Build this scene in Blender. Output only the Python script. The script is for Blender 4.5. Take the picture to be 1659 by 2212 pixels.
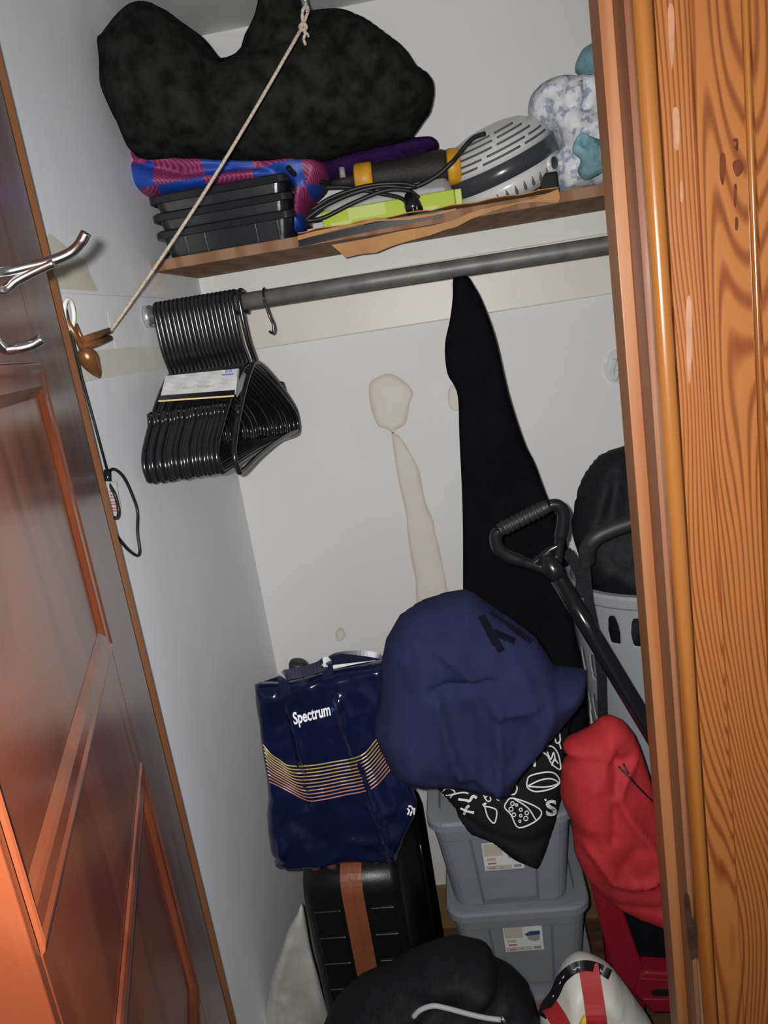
import bpy, bmesh, math, random
import numpy as np
from mathutils import Vector, Matrix, noise as mnoise

for o in list(bpy.data.objects):
    bpy.data.objects.remove(o)
random.seed(4)
SC = bpy.context.scene
COL = SC.collection
PI = math.pi

# ------------------------------------------------------------------ camera
H = 1.71                                   # eye height of the phone
YAW, PITCH, ROLL, F = math.radians(6.5), math.radians(13.52), math.radians(-8.95), 1690.0
_c, _s = math.cos, math.sin
FWD = np.array([-_s(YAW) * _c(PITCH), _c(YAW) * _c(PITCH), -_s(PITCH)])
_r0 = np.array([_c(YAW), _s(YAW), 0.0])
_u0 = np.cross(_r0, FWD)
RGT = _c(ROLL) * _r0 + _s(ROLL) * _u0
UPV = -_s(ROLL) * _r0 + _c(ROLL) * _u0
EYE = np.array([0.0, 0.0, H])
cam_d = bpy.data.cameras.new('camera')
cam = bpy.data.objects.new('camera', cam_d)
COL.objects.link(cam)
cam_d.sensor_fit = 'VERTICAL'
cam_d.sensor_height = 36.0
cam_d.lens = 36.0 * F / 2212.0
cam_d.clip_start = 0.01
M = Matrix(((RGT[0], UPV[0], -FWD[0], EYE[0]), (RGT[1], UPV[1], -FWD[1], EYE[1]),
            (RGT[2], UPV[2], -FWD[2], EYE[2]), (0, 0, 0, 1)))
cam.matrix_world = M
SC.camera = cam

# ------------------------------------------------------------------ world, flash, exposure
w = bpy.data.worlds.new('room_light'); SC.world = w
w.use_nodes = True
w.node_tree.nodes['Background'].inputs[0].default_value = (0.92, 0.95, 1.0, 1)
w.node_tree.nodes['Background'].inputs[1].default_value = 0.13
fl = bpy.data.lights.new('phone_flash', 'SPOT')     # the LED throws a soft wide cone
fl.energy = 76.0
fl.spot_size = math.radians(150)
fl.spot_blend = 1.0
fl.color = (1.0, 0.99, 0.98)
fl.shadow_soft_size = 0.006
flo = bpy.data.objects.new('phone_flash', fl)
flo.matrix_world = Matrix.Translation(Vector(EYE + RGT * -0.021 + UPV * 0.012)) @ M.to_3x3().to_4x4()
COL.objects.link(flo)
SC.view_settings.view_transform = 'Standard'
SC.view_settings.look = 'None'
SC.view_settings.gamma = 1.0
SC.view_settings.exposure = 0.0
SC.view_settings.use_curve_mapping = False

# ------------------------------------------------------------------ geometry of the place
DB = 1.915        # back wall
XL = -0.572       # left wall
XR = 0.95         # right wall
ZC = 2.383        # ceiling
ZS = 1.897        # shelf top
YS = 1.607        # shelf front
RODY, RODZ = 1.505, 1.787


def ray(x, y):
    return FWD + RGT * (x - 829.5) / F - UPV * (y - 1106.0) / F


def PY(x, y, Y):
    d = ray(x, y)
    return EYE + d * (Y / d[1])


def PX(x, y, X):
    d = ray(x, y)
    return EYE + d * (X / d[0])


def PZ(x, y, Z):
    d = ray(x, y)
    return EYE + d * ((Z - H) / d[2])


# ------------------------------------------------------------------ materials
MATS = {}


def srgb(r, g, b):
    f = lambda c: (c / 255 / 12.92) if c <= 10 else ((c / 255 + 0.055) / 1.055) ** 2.4
    return (f(r), f(g), f(b), 1)


def mat(name, col, rough=0.6, spec=0.4, var=0.0, vscale=8.0, bump=0.0, bscale=60.0, metal=0.0, sheen=0.0,
        coat=0.0, col2=None, alpha=1.0, trans=0.0, stretch=(1, 1, 1), lo=0.35, hi=0.65):
    m = bpy.data.materials.new(name)
    m.use_nodes = True
    nt = m.node_tree
    b = nt.nodes['Principled BSDF']
    b.inputs['Base Color'].default_value = (*col[:3], 1)
    b.inputs['Roughness'].default_value = rough
    b.inputs['Specular IOR Level'].default_value = spec
    b.inputs['Metallic'].default_value = metal
    b.inputs['Sheen Weight'].default_value = sheen
    b.inputs['Coat Weight'].default_value = coat
    b.inputs['Coat Roughness'].default_value = 0.15
    b.inputs['Alpha'].default_value = alpha
    b.inputs['Transmission Weight'].default_value = trans
    tc = nt.nodes.new('ShaderNodeTexCoord')
    mp = nt.nodes.new('ShaderNodeMapping')
    mp.inputs['Scale'].default_value = stretch
    nt.links.new(tc.outputs['Object'], mp.inputs['Vector'])
    if var > 0 or col2 is not None:
        n = nt.nodes.new('ShaderNodeTexNoise')
        n.inputs['Scale'].default_value = vscale
        n.inputs['Detail'].default_value = 5
        nt.links.new(mp.outputs[0], n.inputs['Vector'])
        r = nt.nodes.new('ShaderNodeValToRGB')
        r.color_ramp.elements[0].position = lo
        r.color_ramp.elements[1].position = hi
        if col2 is None:
            r.color_ramp.elements[0].color = (*[c * (1 - var) for c in col[:3]], 1)
            r.color_ramp.elements[1].color = (*[min(1, c * (1 + var)) for c in col[:3]], 1)
        else:
            r.color_ramp.elements[0].color = (*col[:3], 1)
            r.color_ramp.elements[1].color = (*col2[:3], 1)
        nt.links.new(n.outputs['Fac'], r.inputs['Fac'])
        nt.links.new(r.outputs[0], b.inputs['Base Color'])
    if bump > 0:
        n2 = nt.nodes.new('ShaderNodeTexNoise')
        n2.inputs['Scale'].default_value = bscale
        n2.inputs['Detail'].default_value = 4
        nt.links.new(mp.outputs[0], n2.inputs['Vector'])
        bp = nt.nodes.new('ShaderNodeBump')
        bp.inputs['Strength'].default_value = bump
        bp.inputs['Distance'].default_value = 0.01
        nt.links.new(n2.outputs['Fac'], bp.inputs['Height'])
        nt.links.new(bp.outputs[0], b.inputs['Normal'])
    MATS[name] = m
    return m


def wood(name, light, dark, scale=34.0, dist=3.2, rough=0.32, spec=0.5, zs=0.16, coat=0.3, seed=0.0, bandmix=(0.25, 0.8), cr=0.22):
    m = bpy.data.materials.new(name)
    m.use_nodes = True
    nt = m.node_tree
    N = nt.nodes.new
    b = nt.nodes['Principled BSDF']
    tc = N('ShaderNodeTexCoord')
    mp = N('ShaderNodeMapping')
    mp.inputs['Scale'].default_value = (1, 1, zs)
    mp.inputs['Location'].default_value = (seed, seed * 0.7, seed * 0.3)
    nt.links.new(tc.outputs['Object'], mp.inputs['Vector'])
    # slow warp gives the cathedral figure
    n = N('ShaderNodeTexNoise'); n.inputs['Scale'].default_value = 7.0; n.inputs['Detail'].default_value = 1.5
    nt.links.new(mp.outputs[0], n.inputs['Vector'])
    wv = N('ShaderNodeTexWave')
    wv.wave_type = 'BANDS'; wv.bands_direction = 'X'; wv.wave_profile = 'SIN'
    wv.inputs['Scale'].default_value = scale
    wv.inputs['Distortion'].default_value = 0.0
    add = N('ShaderNodeVectorMath'); add.operation = 'MULTIPLY_ADD'
    sub = N('ShaderNodeMath'); sub.operation = 'SUBTRACT'; sub.inputs[1].default_value = 0.5
    nt.links.new(n.outputs['Fac'], sub.inputs[0])
    cmb = N('ShaderNodeCombineXYZ')
    mul = N('ShaderNodeMath'); mul.operation = 'MULTIPLY'; mul.inputs[1].default_value = dist * 0.06
    nt.links.new(sub.outputs[0], mul.inputs[0])
    nt.links.new(mul.outputs[0], cmb.inputs[0])
    va = N('ShaderNodeVectorMath'); va.operation = 'ADD'
    nt.links.new(mp.outputs[0], va.inputs[0]); nt.links.new(cmb.outputs[0], va.inputs[1])
    nt.links.new(va.outputs[0], wv.inputs['Vector'])
    fib = N('ShaderNodeTexNoise'); fib.inputs['Scale'].default_value = 160.0; fib.inputs['Detail'].default_value = 3
    mp2 = N('ShaderNodeMapping'); mp2.inputs['Scale'].default_value = (1, 1, 0.03)
    nt.links.new(tc.outputs['Object'], mp2.inputs['Vector']); nt.links.new(mp2.outputs[0], fib.inputs['Vector'])
    mix = N('ShaderNodeMath'); mix.operation = 'MULTIPLY_ADD'; mix.inputs[1].default_value = 0.35
    nt.links.new(fib.outputs['Fac'], mix.inputs[0]); nt.links.new(wv.outputs['Fac'], mix.inputs[2])
    r = N('ShaderNodeValToRGB')
    r.color_ramp.elements[0].position = bandmix[0]; r.color_ramp.elements[1].position = bandmix[1]
    r.color_ramp.elements[0].color = dark; r.color_ramp.elements[1].color = light
    nt.links.new(mix.outputs[0], r.inputs['Fac'])
    nt.links.new(r.outputs[0], b.inputs['Base Color'])
    bp = N('ShaderNodeBump'); bp.inputs['Strength'].default_value = 0.08; bp.inputs['Distance'].default_value = 0.004
    nt.links.new(mix.outputs[0], bp.inputs['Height']); nt.links.new(bp.outputs[0], b.inputs['Normal'])
    b.inputs['Roughness'].default_value = rough
    b.inputs['Specular IOR Level'].default_value = spec
    b.inputs['Coat Weight'].default_value = coat
    b.inputs['Coat Roughness'].default_value = cr
    MATS[name] = m
    return m


mat('paint_back', (0.735, 0.728, 0.705), 0.55, 0.3, var=0.035, vscale=2.5, bump=0.06, bscale=35)
mat('paint_left', (0.80, 0.81, 0.845), 0.5, 0.3, var=0.05, vscale=3.0, bump=0.07, bscale=18, stretch=(1, 1, 0.3))
mat('paint_cleat', (0.72, 0.70, 0.61), 0.4, 0.4, var=0.03, vscale=5, bump=0.05, bscale=25)
mat('paint_ceiling', (0.66, 0.67, 0.66), 0.6, 0.25, var=0.03)
mat('paint_patch', (0.62, 0.61, 0.50), 0.5, 0.3, var=0.05, vscale=20)
mat('tape', (0.88, 0.88, 0.85), 0.3, 0.5)
mat('tape_cream', (0.80, 0.77, 0.66), 0.4, 0.4, var=0.06, vscale=50)
wood('casing_wood', (0.33, 0.118, 0.03, 1), (0.165, 0.042, 0.010, 1), scale=34, dist=6.4, rough=0.30, zs=0.15, seed=1.3, bandmix=(0.12, 0.75))
wood('bead_wood', (0.32, 0.118, 0.024, 1), (0.23, 0.07, 0.013, 1), scale=8, dist=2.0, rough=0.24, zs=0.1, coat=1.0, cr=0.09)
wood('stop_wood', (0.33, 0.135, 0.05, 1), (0.27, 0.095, 0.03, 1), scale=10, dist=2.0, rough=0.45, zs=0.1, coat=0.05)
wood('jamb_wood', (0.24, 0.10, 0.045, 1), (0.18, 0.062, 0.025, 1), scale=9, dist=2.0, rough=0.5, zs=0.1, coat=0.05)
wood('door_wood', (0.150, 0.036, 0.013, 1), (0.105, 0.023, 0.008, 1), scale=5, dist=5.0, rough=0.26, zs=0.25, coat=0.5, seed=3.1)
wood('shelf_wood', (0.30, 0.17, 0.10, 1), (0.23, 0.115, 0.06, 1), scale=5, dist=3, rough=0.7, coat=0.0, spec=0.2)
mat('floor_wood', (0.10, 0.055, 0.028), 0.5, 0.4, var=0.4, vscale=6, stretch=(1, 8, 1))
mat('base_wood', (0.20, 0.115, 0.05), 0.6, 0.3, var=0.15, vscale=6)
mat('chrome', (0.75, 0.75, 0.76), 0.18, 0.5, metal=1.0)
mat('steel', (0.13, 0.125, 0.115), 0.5, 0.5, metal=0.3, var=0.2, vscale=30)
mat('zinc', (0.72, 0.72, 0.70), 0.3, 0.5, metal=0.9)
mat('bronze', (0.30, 0.13, 0.05), 0.32, 0.6, metal=0.55, var=0.2, vscale=40)
mat('white_plastic', (0.80, 0.79, 0.76), 0.35, 0.5)
mat('cord_beige', (0.56, 0.47, 0.37), 0.85, 0.2, var=0.25, vscale=300, bump=0.5, bscale=600)
mat('cord_black', (0.012, 0.012, 0.014), 0.45, 0.4)
mat('black_plastic', (0.010, 0.010, 0.012), 0.22, 0.6)
mat('black_tray', (0.014, 0.0145, 0.018), 0.22, 0.6, bump=0.03, bscale=40)
mat('black_shell', (0.006, 0.006, 0.007), 0.36, 0.35, bump=0.05, bscale=300)
mat('black_cloth', (0.005, 0.005, 0.007), 1.0, 0.05, var=0.2, vscale=20, bump=0.2, bscale=200)
mat('black_nylon', (0.007, 0.007, 0.009), 0.7, 0.22, var=0.2, vscale=15, bump=0.25, bscale=60)
mat('black_print_bag', (0.009, 0.009, 0.011), 0.75, 0.2, var=0.15, vscale=20, bump=0.1, bscale=30)
mat('plush', (0.0165, 0.0170, 0.0158), 1.0, 0.03, var=0.5, vscale=34, bump=0.35, bscale=420, sheen=0.0)
mat('purple_fleece', (0.027, 0.009, 0.055), 1.0, 0.05, var=0.2, vscale=30, bump=0.5, bscale=150)
mat('navy_gloss', (0.0055, 0.0085, 0.036), 0.16, 0.5, var=0.25, vscale=4, bump=0.22, bscale=22)
mat('navy_dark', (0.006, 0.008, 0.03), 0.35, 0.5)
mat('navy_cloth', (0.0165, 0.021, 0.062), 0.85, 0.15, var=0.14, vscale=9, bump=0.12, bscale=120)
mat('navy_print', (0.005, 0.006, 0.011), 0.9, 0.05)
mat('red_cloth', (0.36, 0.022, 0.028), 0.75, 0.25, var=0.12, vscale=8, bump=0.15, bscale=60)
mat('red_plastic', (0.20, 0.008, 0.020), 0.4, 0.3)
mat('red_strap', (0.36, 0.02, 0.024), 0.6, 0.3)
mat('print_white', (0.72, 0.72, 0.72), 0.6, 0.3)
mat('logo_white', (0.85, 0.87, 0.92), 0.4, 0.4)
mat('logo_blue', (0.02, 0.10, 0.45), 0.4, 0.4)
mat('tote_grey', (0.215, 0.225, 0.255), 0.42, 0.4, var=0.03, vscale=5, bump=0.06, bscale=140)
mat('basket_grey', (0.26, 0.27, 0.29), 0.4, 0.4)
mat('grip_grey', (0.016, 0.016, 0.018), 0.5, 0.4)
mat('sticker_white', (0.72, 0.71, 0.70), 0.4, 0.4)
mat('sticker_tan', (0.50, 0.46, 0.38), 0.5, 0.3)
mat('sticker_grey', (0.30, 0.31, 0.31), 0.5, 0.3)
mat('sticker_red', (0.45, 0.12, 0.12), 0.5, 0.3)
mat('sticker_blue', (0.04, 0.07, 0.16), 0.5, 0.3)
mat('sticker_teal', (0.14, 0.22, 0.24), 0.5, 0.3)
mat('leather', (0.20, 0.062, 0.028), 0.38, 0.45, var=0.1, vscale=10, bump=0.1, bscale=60)
mat('beige_film', (0.42, 0.40, 0.37), 0.4, 0.4, var=0.18, vscale=9, bump=0.3, bscale=14)
mat('white_bag', (0.62, 0.61, 0.55), 0.45, 0.4, var=0.12, vscale=9, bump=0.2, bscale=20)
mat('yellow', (0.65, 0.42, 0.05), 0.5, 0.4)
mat('tool_yellow', (0.62, 0.30, 0.02), 0.45, 0.4, var=0.12, vscale=60)
mat('tool_black', (0.022, 0.018, 0.015), 0.6, 0.35, bump=0.2, bscale=200)
mat('lime', (0.42, 0.52, 0.015), 0.5, 0.4)
mat('lime_light', (0.52, 0.62, 0.16), 0.5, 0.4)
mat('clear_film', (0.75, 0.76, 0.76), 0.06, 0.6, alpha=0.35)
mat('cardboard', (0.46, 0.24, 0.10), 0.85, 0.15, var=0.12, vscale=14)
mat('silver_pipe', (0.36, 0.36, 0.38), 0.5, 0.4)
mat('appliance_white', (0.62, 0.62, 0.61), 0.25, 0.5)
mat('appliance_band', (0.045, 0.05, 0.06), 0.25, 0.5)
mat('vent_dark', (0.10, 0.10, 0.10), 0.6, 0.3)
mat('teal_cloth', (0.19, 0.34, 0.38), 0.7, 0.2, var=0.3, vscale=18, bump=0.6, bscale=40)
mat('floral_cloth', (0.33, 0.37, 0.48), 0.7, 0.2, col2=(0.70, 0.71, 0.73), vscale=55, bump=0.5, bscale=38, lo=0.40, hi=0.50)
mat('paper', (0.78, 0.77, 0.74), 0.5, 0.3)
mat('paper_print', (0.45, 0.44, 0.42), 0.6, 0.2)
mat('gold_line', (0.62, 0.50, 0.22), 0.5, 0.3)
mat('red_ink', (0.65, 0.12, 0.12), 0.5, 0.3)
mat('hook_clear', (0.66, 0.67, 0.66), 0.2, 0.5)
mat('stripe_shade', (0.055, 0.03, 0.022), 0.3, 0.5)


def jersey_mat(JLOC):
    m = bpy.data.materials.new('jersey'); m.use_nodes = True
    nt = m.node_tree; N = nt.nodes.new; b = nt.nodes['Principled BSDF']
    tc = N('ShaderNodeTexCoord')
    mp = N('ShaderNodeMapping'); mp.inputs['Scale'].default_value = (1.0, 0.0, 2.1)
    mp.inputs['Location'].default_value = JLOC
    nt.links.new(tc.outputs['Object'], mp.inputs['Vector'])
    ck = N('ShaderNodeTexChecker'); ck.inputs['Scale'].default_value = 1 / 0.098
    ck.inputs['Color1'].default_value = (0.012, 0.055, 0.34, 1)
    nt.links.new(mp.outputs[0], ck.inputs['Vector'])
    wv = N('ShaderNodeTexWave'); wv.bands_direction = 'DIAGONAL'; wv.inputs['Scale'].default_value = 75.0
    wv.inputs['Distortion'].default_value = 0.6
    nt.links.new(tc.outputs['Object'], wv.inputs['Vector'])
    r = N('ShaderNodeValToRGB')
    r.color_ramp.elements[0].color = (0.15, 0.008, 0.055, 1); r.color_ramp.elements[1].color = (0.32, 0.05, 0.16, 1)
    nt.links.new(wv.outputs['Fac'], r.inputs['Fac'])
    nt.links.new(r.outputs[0], ck.inputs['Color2'])
    nt.links.new(ck.outputs['Color'], b.inputs['Base Color'])
    b.inputs['Roughness'].default_value = 0.5
    MATS['jersey'] = m



def stain_mat():
    m = bpy.data.materials.new('stain'); m.use_nodes = True
    nt = m.node_tree; N = nt.nodes.new; b = nt.nodes['Principled BSDF']
    at = N('ShaderNodeAttribute'); at.attribute_name = 'edge'
    r = N('ShaderNodeValToRGB')
    e = r.color_ramp.elements
    e[0].position = 0.0; e[0].color = (0.72, 0.69, 0.625, 1)
    e[1].position = 1.0; e[1].color = (0.52, 0.43, 0.34, 1)
    mid = e.new(0.55); mid.color = (0.685, 0.64, 0.56, 1)
    nt.links.new(at.outputs['Fac'], r.inputs['Fac'])
    nt.links.new(r.outputs[0], b.inputs['Base Color'])
    b.inputs['Roughness'].default_value = 0.55; b.inputs['Specular IOR Level'].default_value = 0.3
    MATS['stain'] = m


stain_mat()


# ------------------------------------------------------------------ mesh helpers
def wloc(o):
    v = Vector((0, 0, 0))
    while o is not None:
        v = v + Vector(o.location)
        o = o.parent
    return v


def link(name, verts, faces, m, parent=None, smooth=False, world=True, bevel=0.0, auto=None):
    """one mesh object; verts are world coordinates and get an origin at the base of the mesh (or at the parent's)"""
    me = bpy.data.meshes.new(name)
    V = np.array(verts, float)
    if parent is not None:
        off = np.array(wloc(parent)) if world else np.zeros(3)
    else:
        off = np.array([(V[:, 0].min() + V[:, 0].max()) / 2, (V[:, 1].min() + V[:, 1].max()) / 2, V[:, 2].min()])
    me.from_pydata((V - off).tolist(), [], faces)
    me.validate()
    bm = bmesh.new(); bm.from_mesh(me)
    bmesh.ops.recalc_face_normals(bm, faces=bm.faces)
    bm.to_mesh(me); bm.free()
    me.update()
    o = bpy.data.objects.new(name, me)
    if parent is None:
        o.location = off
    else:
        o.parent = parent
    me.materials.append(MATS[m])
    if smooth:
        for p in me.polygons:
            p.use_smooth = len(p.vertices) <= 4      # caps stay flat
    COL.objects.link(o)
    if bevel > 0:
        md = o.modifiers.new('bevel', 'BEVEL'); md.width = bevel; md.segments = 3
        md.limit_method = 'ANGLE'; md.angle_limit = math.radians(40)
    return o


def tag(o, label, cat, group=None):
    o['label'] = label; o['category'] = cat
    if group: o['group'] = group
    return o


def struct(o, label=None, cat=None):
    o['kind'] = 'structure'
    if label: o['label'] = label
    if cat: o['category'] = cat
    return o


def thing(name, loc, label, cat, group=None):
    o = bpy.data.objects.new(name, None)
    o.location = [float(v) for v in loc]
    o.empty_display_size = 0.05
    COL.objects.link(o)
    tag(o, label, cat, group)
    return o


def box_vf(x0, x1, y0, y1, z0, z1):
    v = [(x0, y0, z0), (x1, y0, z0), (x1, y1, z0), (x0, y1, z0), (x0, y0, z1), (x1, y0, z1), (x1, y1, z1), (x0, y1, z1)]
    f = [(0, 3, 2, 1), (4, 5, 6, 7), (0, 1, 5, 4), (1, 2, 6, 5), (2, 3, 7, 6), (3, 0, 4, 7)]
    return v, f


def join(*parts):
    V, Fc = [], []
    for v, f in parts:
        n = len(V)
        V += [tuple(p) for p in v]
        Fc += [tuple(i + n for i in q) for q in f]
    return V, Fc


def box(name, x0, x1, y0, y1, z0, z1, m, parent=None, bevel=0.0, world=True):
    v, f = box_vf(x0, x1, y0, y1, z0, z1)
    return link(name, v, f, m, parent, bevel=bevel, world=world)


def catmull(pts, n=8, closed=False):
    P = [np.array(p, float) for p in pts]
    out = []
    N = len(P)
    rng = range(N) if closed else range(N - 1)
    for i in rng:
        p1, p2 = P[i], P[(i + 1) % N]
        p0 = P[i - 1] if (closed or i > 0) else p1 * 2 - p2
        p3 = P[(i + 2) % N] if (closed or i + 2 < N) else p2 * 2 - p1
        for k in range(n):
            t = k / n
            out.append(0.5 * ((2 * p1) + (-p0 + p2) * t + (2 * p0 - 5 * p1 + 4 * p2 - p3) * t * t + (-p0 + 3 * p1 - 3 * p2 + p3) * t ** 3))
    if not closed:
        out.append(P[-1])
    return out


def tube_vf(path, rad, seg=10, closed=False, cap=True, flat=1.0):
    """sweep of a circle (flat<1 squashes it across) along points; rad is a number or a list"""
    P = [Vector([float(c) for c in p]) for p in path]
    n = len(P)
    R = [rad] * n if not hasattr(rad, '__len__') else list(rad)
    V, Fc = [], []
    t0 = (P[1] - P[0]).normalized()
    a = Vector((0, 0, 1)) if abs(t0.z) < 0.9 else Vector((0, 1, 0))
    nrm = (a - t0 * a.dot(t0)).normalized()
    for i in range(n):
        if closed:
            t = (P[(i + 1) % n] - P[i - 1]).normalized()
        else:
            t = (P[min(i + 1, n - 1)] - P[max(i - 1, 0)]).normalized()
        nrm = (nrm - t * nrm.dot(t)).normalized()
        bn = t.cross(nrm)
        for k in range(seg):
            an = 2 * PI * k / seg
            V.append(tuple(P[i] + nrm * (R[i] * math.cos(an)) + bn * (R[i] * flat * math.sin(an))))
    m = n if closed else n - 1
    for i in range(m):
        for k in range(seg):
            a0 = i * seg + k; a1 = i * seg + (k + 1) % seg
            b0 = ((i + 1) % n) * seg + k; b1 = ((i + 1) % n) * seg + (k + 1) % seg
            Fc.append((a0, a1, b1, b0))
    if cap and not closed:
        Fc.append(tuple(range(seg - 1, -1, -1)))
        Fc.append(tuple((n - 1) * seg + k for k in range(seg)))
    return V, Fc


def tube(name, path, rad, m, parent=None, seg=10, closed=False, world=True, flat=1.0):
    v, f = tube_vf(path, rad, seg, closed, flat=flat)
    return link(name, v, f, m, parent, smooth=True, world=world)


def lathe_vf(prof, seg=48, mw=None):
    V, Fc = [], []
    n = len(prof)
    for (r, z) in prof:
        for k in range(seg):
            a = 2 * PI * k / seg
            p = Vector((max(r, 1e-5) * math.cos(a), max(r, 1e-5) * math.sin(a), z))
            V.append(tuple(mw @ p) if mw is not None else tuple(p))
    for i in range(n - 1):
        for k in range(seg):
            Fc.append((i * seg + k, i * seg + (k + 1) % seg, (i + 1) * seg + (k + 1) % seg, (i + 1) * seg + k))
    Fc.append(tuple(range(seg - 1, -1, -1)))
    Fc.append(tuple((n - 1) * seg + k for k in range(seg)))
    return V, Fc


def prism_vf(front, back):
    """closed polygon front and the matching polygon behind it"""
    n = len(front)
    V = [tuple(p) for p in front] + [tuple(p) for p in back]
    Fc = [tuple(range(n)), tuple(range(2 * n - 1, n - 1, -1))]
    for i in range(n):
        j = (i + 1) % n
        Fc.append((i, i + n, j + n, j))
    return V, Fc


def prism(name, pix, Y, th, m, parent=None, bevel=0.0):
    fr = [PY(x, y, Y) for x, y in pix]
    bk = [p + np.array([0, th, 0]) for p in fr]
    v, f = prism_vf(fr, bk)
    return link(name, v, f, m, parent, bevel=bevel)


def extrude_profile_vf(prof, z0, z1):
    return prism_vf([(x, y, z0) for x, y in prof], [(x, y, z1) for x, y in prof])


# ---- soft things: a closed outline on a plane, blown up to both sides, with folds
def poly_sdf(pts, poly):
    """signed distance (negative inside) and nearest boundary point"""
    P = np.asarray(pts, float); Q = np.asarray(poly, float)
    A = Q; B = np.roll(Q, -1, axis=0)
    d = B - A
    L = (d ** 2).sum(1) + 1e-12
    best = np.full(len(P), 1e9); near = np.zeros_like(P); ins = np.zeros(len(P), bool)
    for i in range(len(A)):
        t = np.clip(((P - A[i]) @ d[i]) / L[i], 0, 1)
        q = A[i] + t[:, None] * d[i]
        dd = ((P - q) ** 2).sum(1)
        u = dd < best
        best[u] = dd[u]; near[u] = q[u]
        c = (A[i, 1] > P[:, 1]) != (B[i, 1] > P[:, 1])
        if abs(d[i, 1]) > 1e-12:
            xi = A[i, 0] + (P[:, 1] - A[i, 1]) / d[i, 1] * d[i, 0]
            ins ^= c & (P[:, 0] < xi)
    s = np.sqrt(best)
    s[ins] *= -1
    return s, near


def region_grid(poly, step, holes=()):
    """quads that fill a polygon minus its holes, edge vertices moved onto the outline"""
    Q = np.asarray(poly, float)
    x0, y0 = Q.min(0) - step * 0.5; x1, y1 = Q.max(0) + step * 1.5
    nx = int((x1 - x0) / step) + 1; ny = int((y1 - y0) / step) + 1
    gx, gy = np.meshgrid(x0 + np.arange(nx) * step, y0 + np.arange(ny) * step)
    P = np.stack([gx.ravel(), gy.ravel()], 1)
    s, near = poly_sdf(P, Q)
    for hpoly in holes:
        hs, hn = poly_sdf(P, hpoly)
        u = -hs > s
        s[u] = -hs[u]; near[u] = hn[u]
    ins = s < 0
    P2 = P.copy(); P2[~ins] = near[~ins]
    quads = []
    for j in range(ny - 1):
        for i in range(nx - 1):
            a = j * nx + i
            q = (a, a + 1, a + nx + 1, a + nx)
            k = sum(ins[v] for v in q)
            if k >= 1:
                quads.append(q)
    used = sorted({v for q in quads for v in q})
    idx = {v: n for n, v in enumerate(used)}
    return P2[used], [tuple(idx[v] for v in q) for q in quads], np.where(ins[used], -s[used], 0.0), ins[used]


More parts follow.
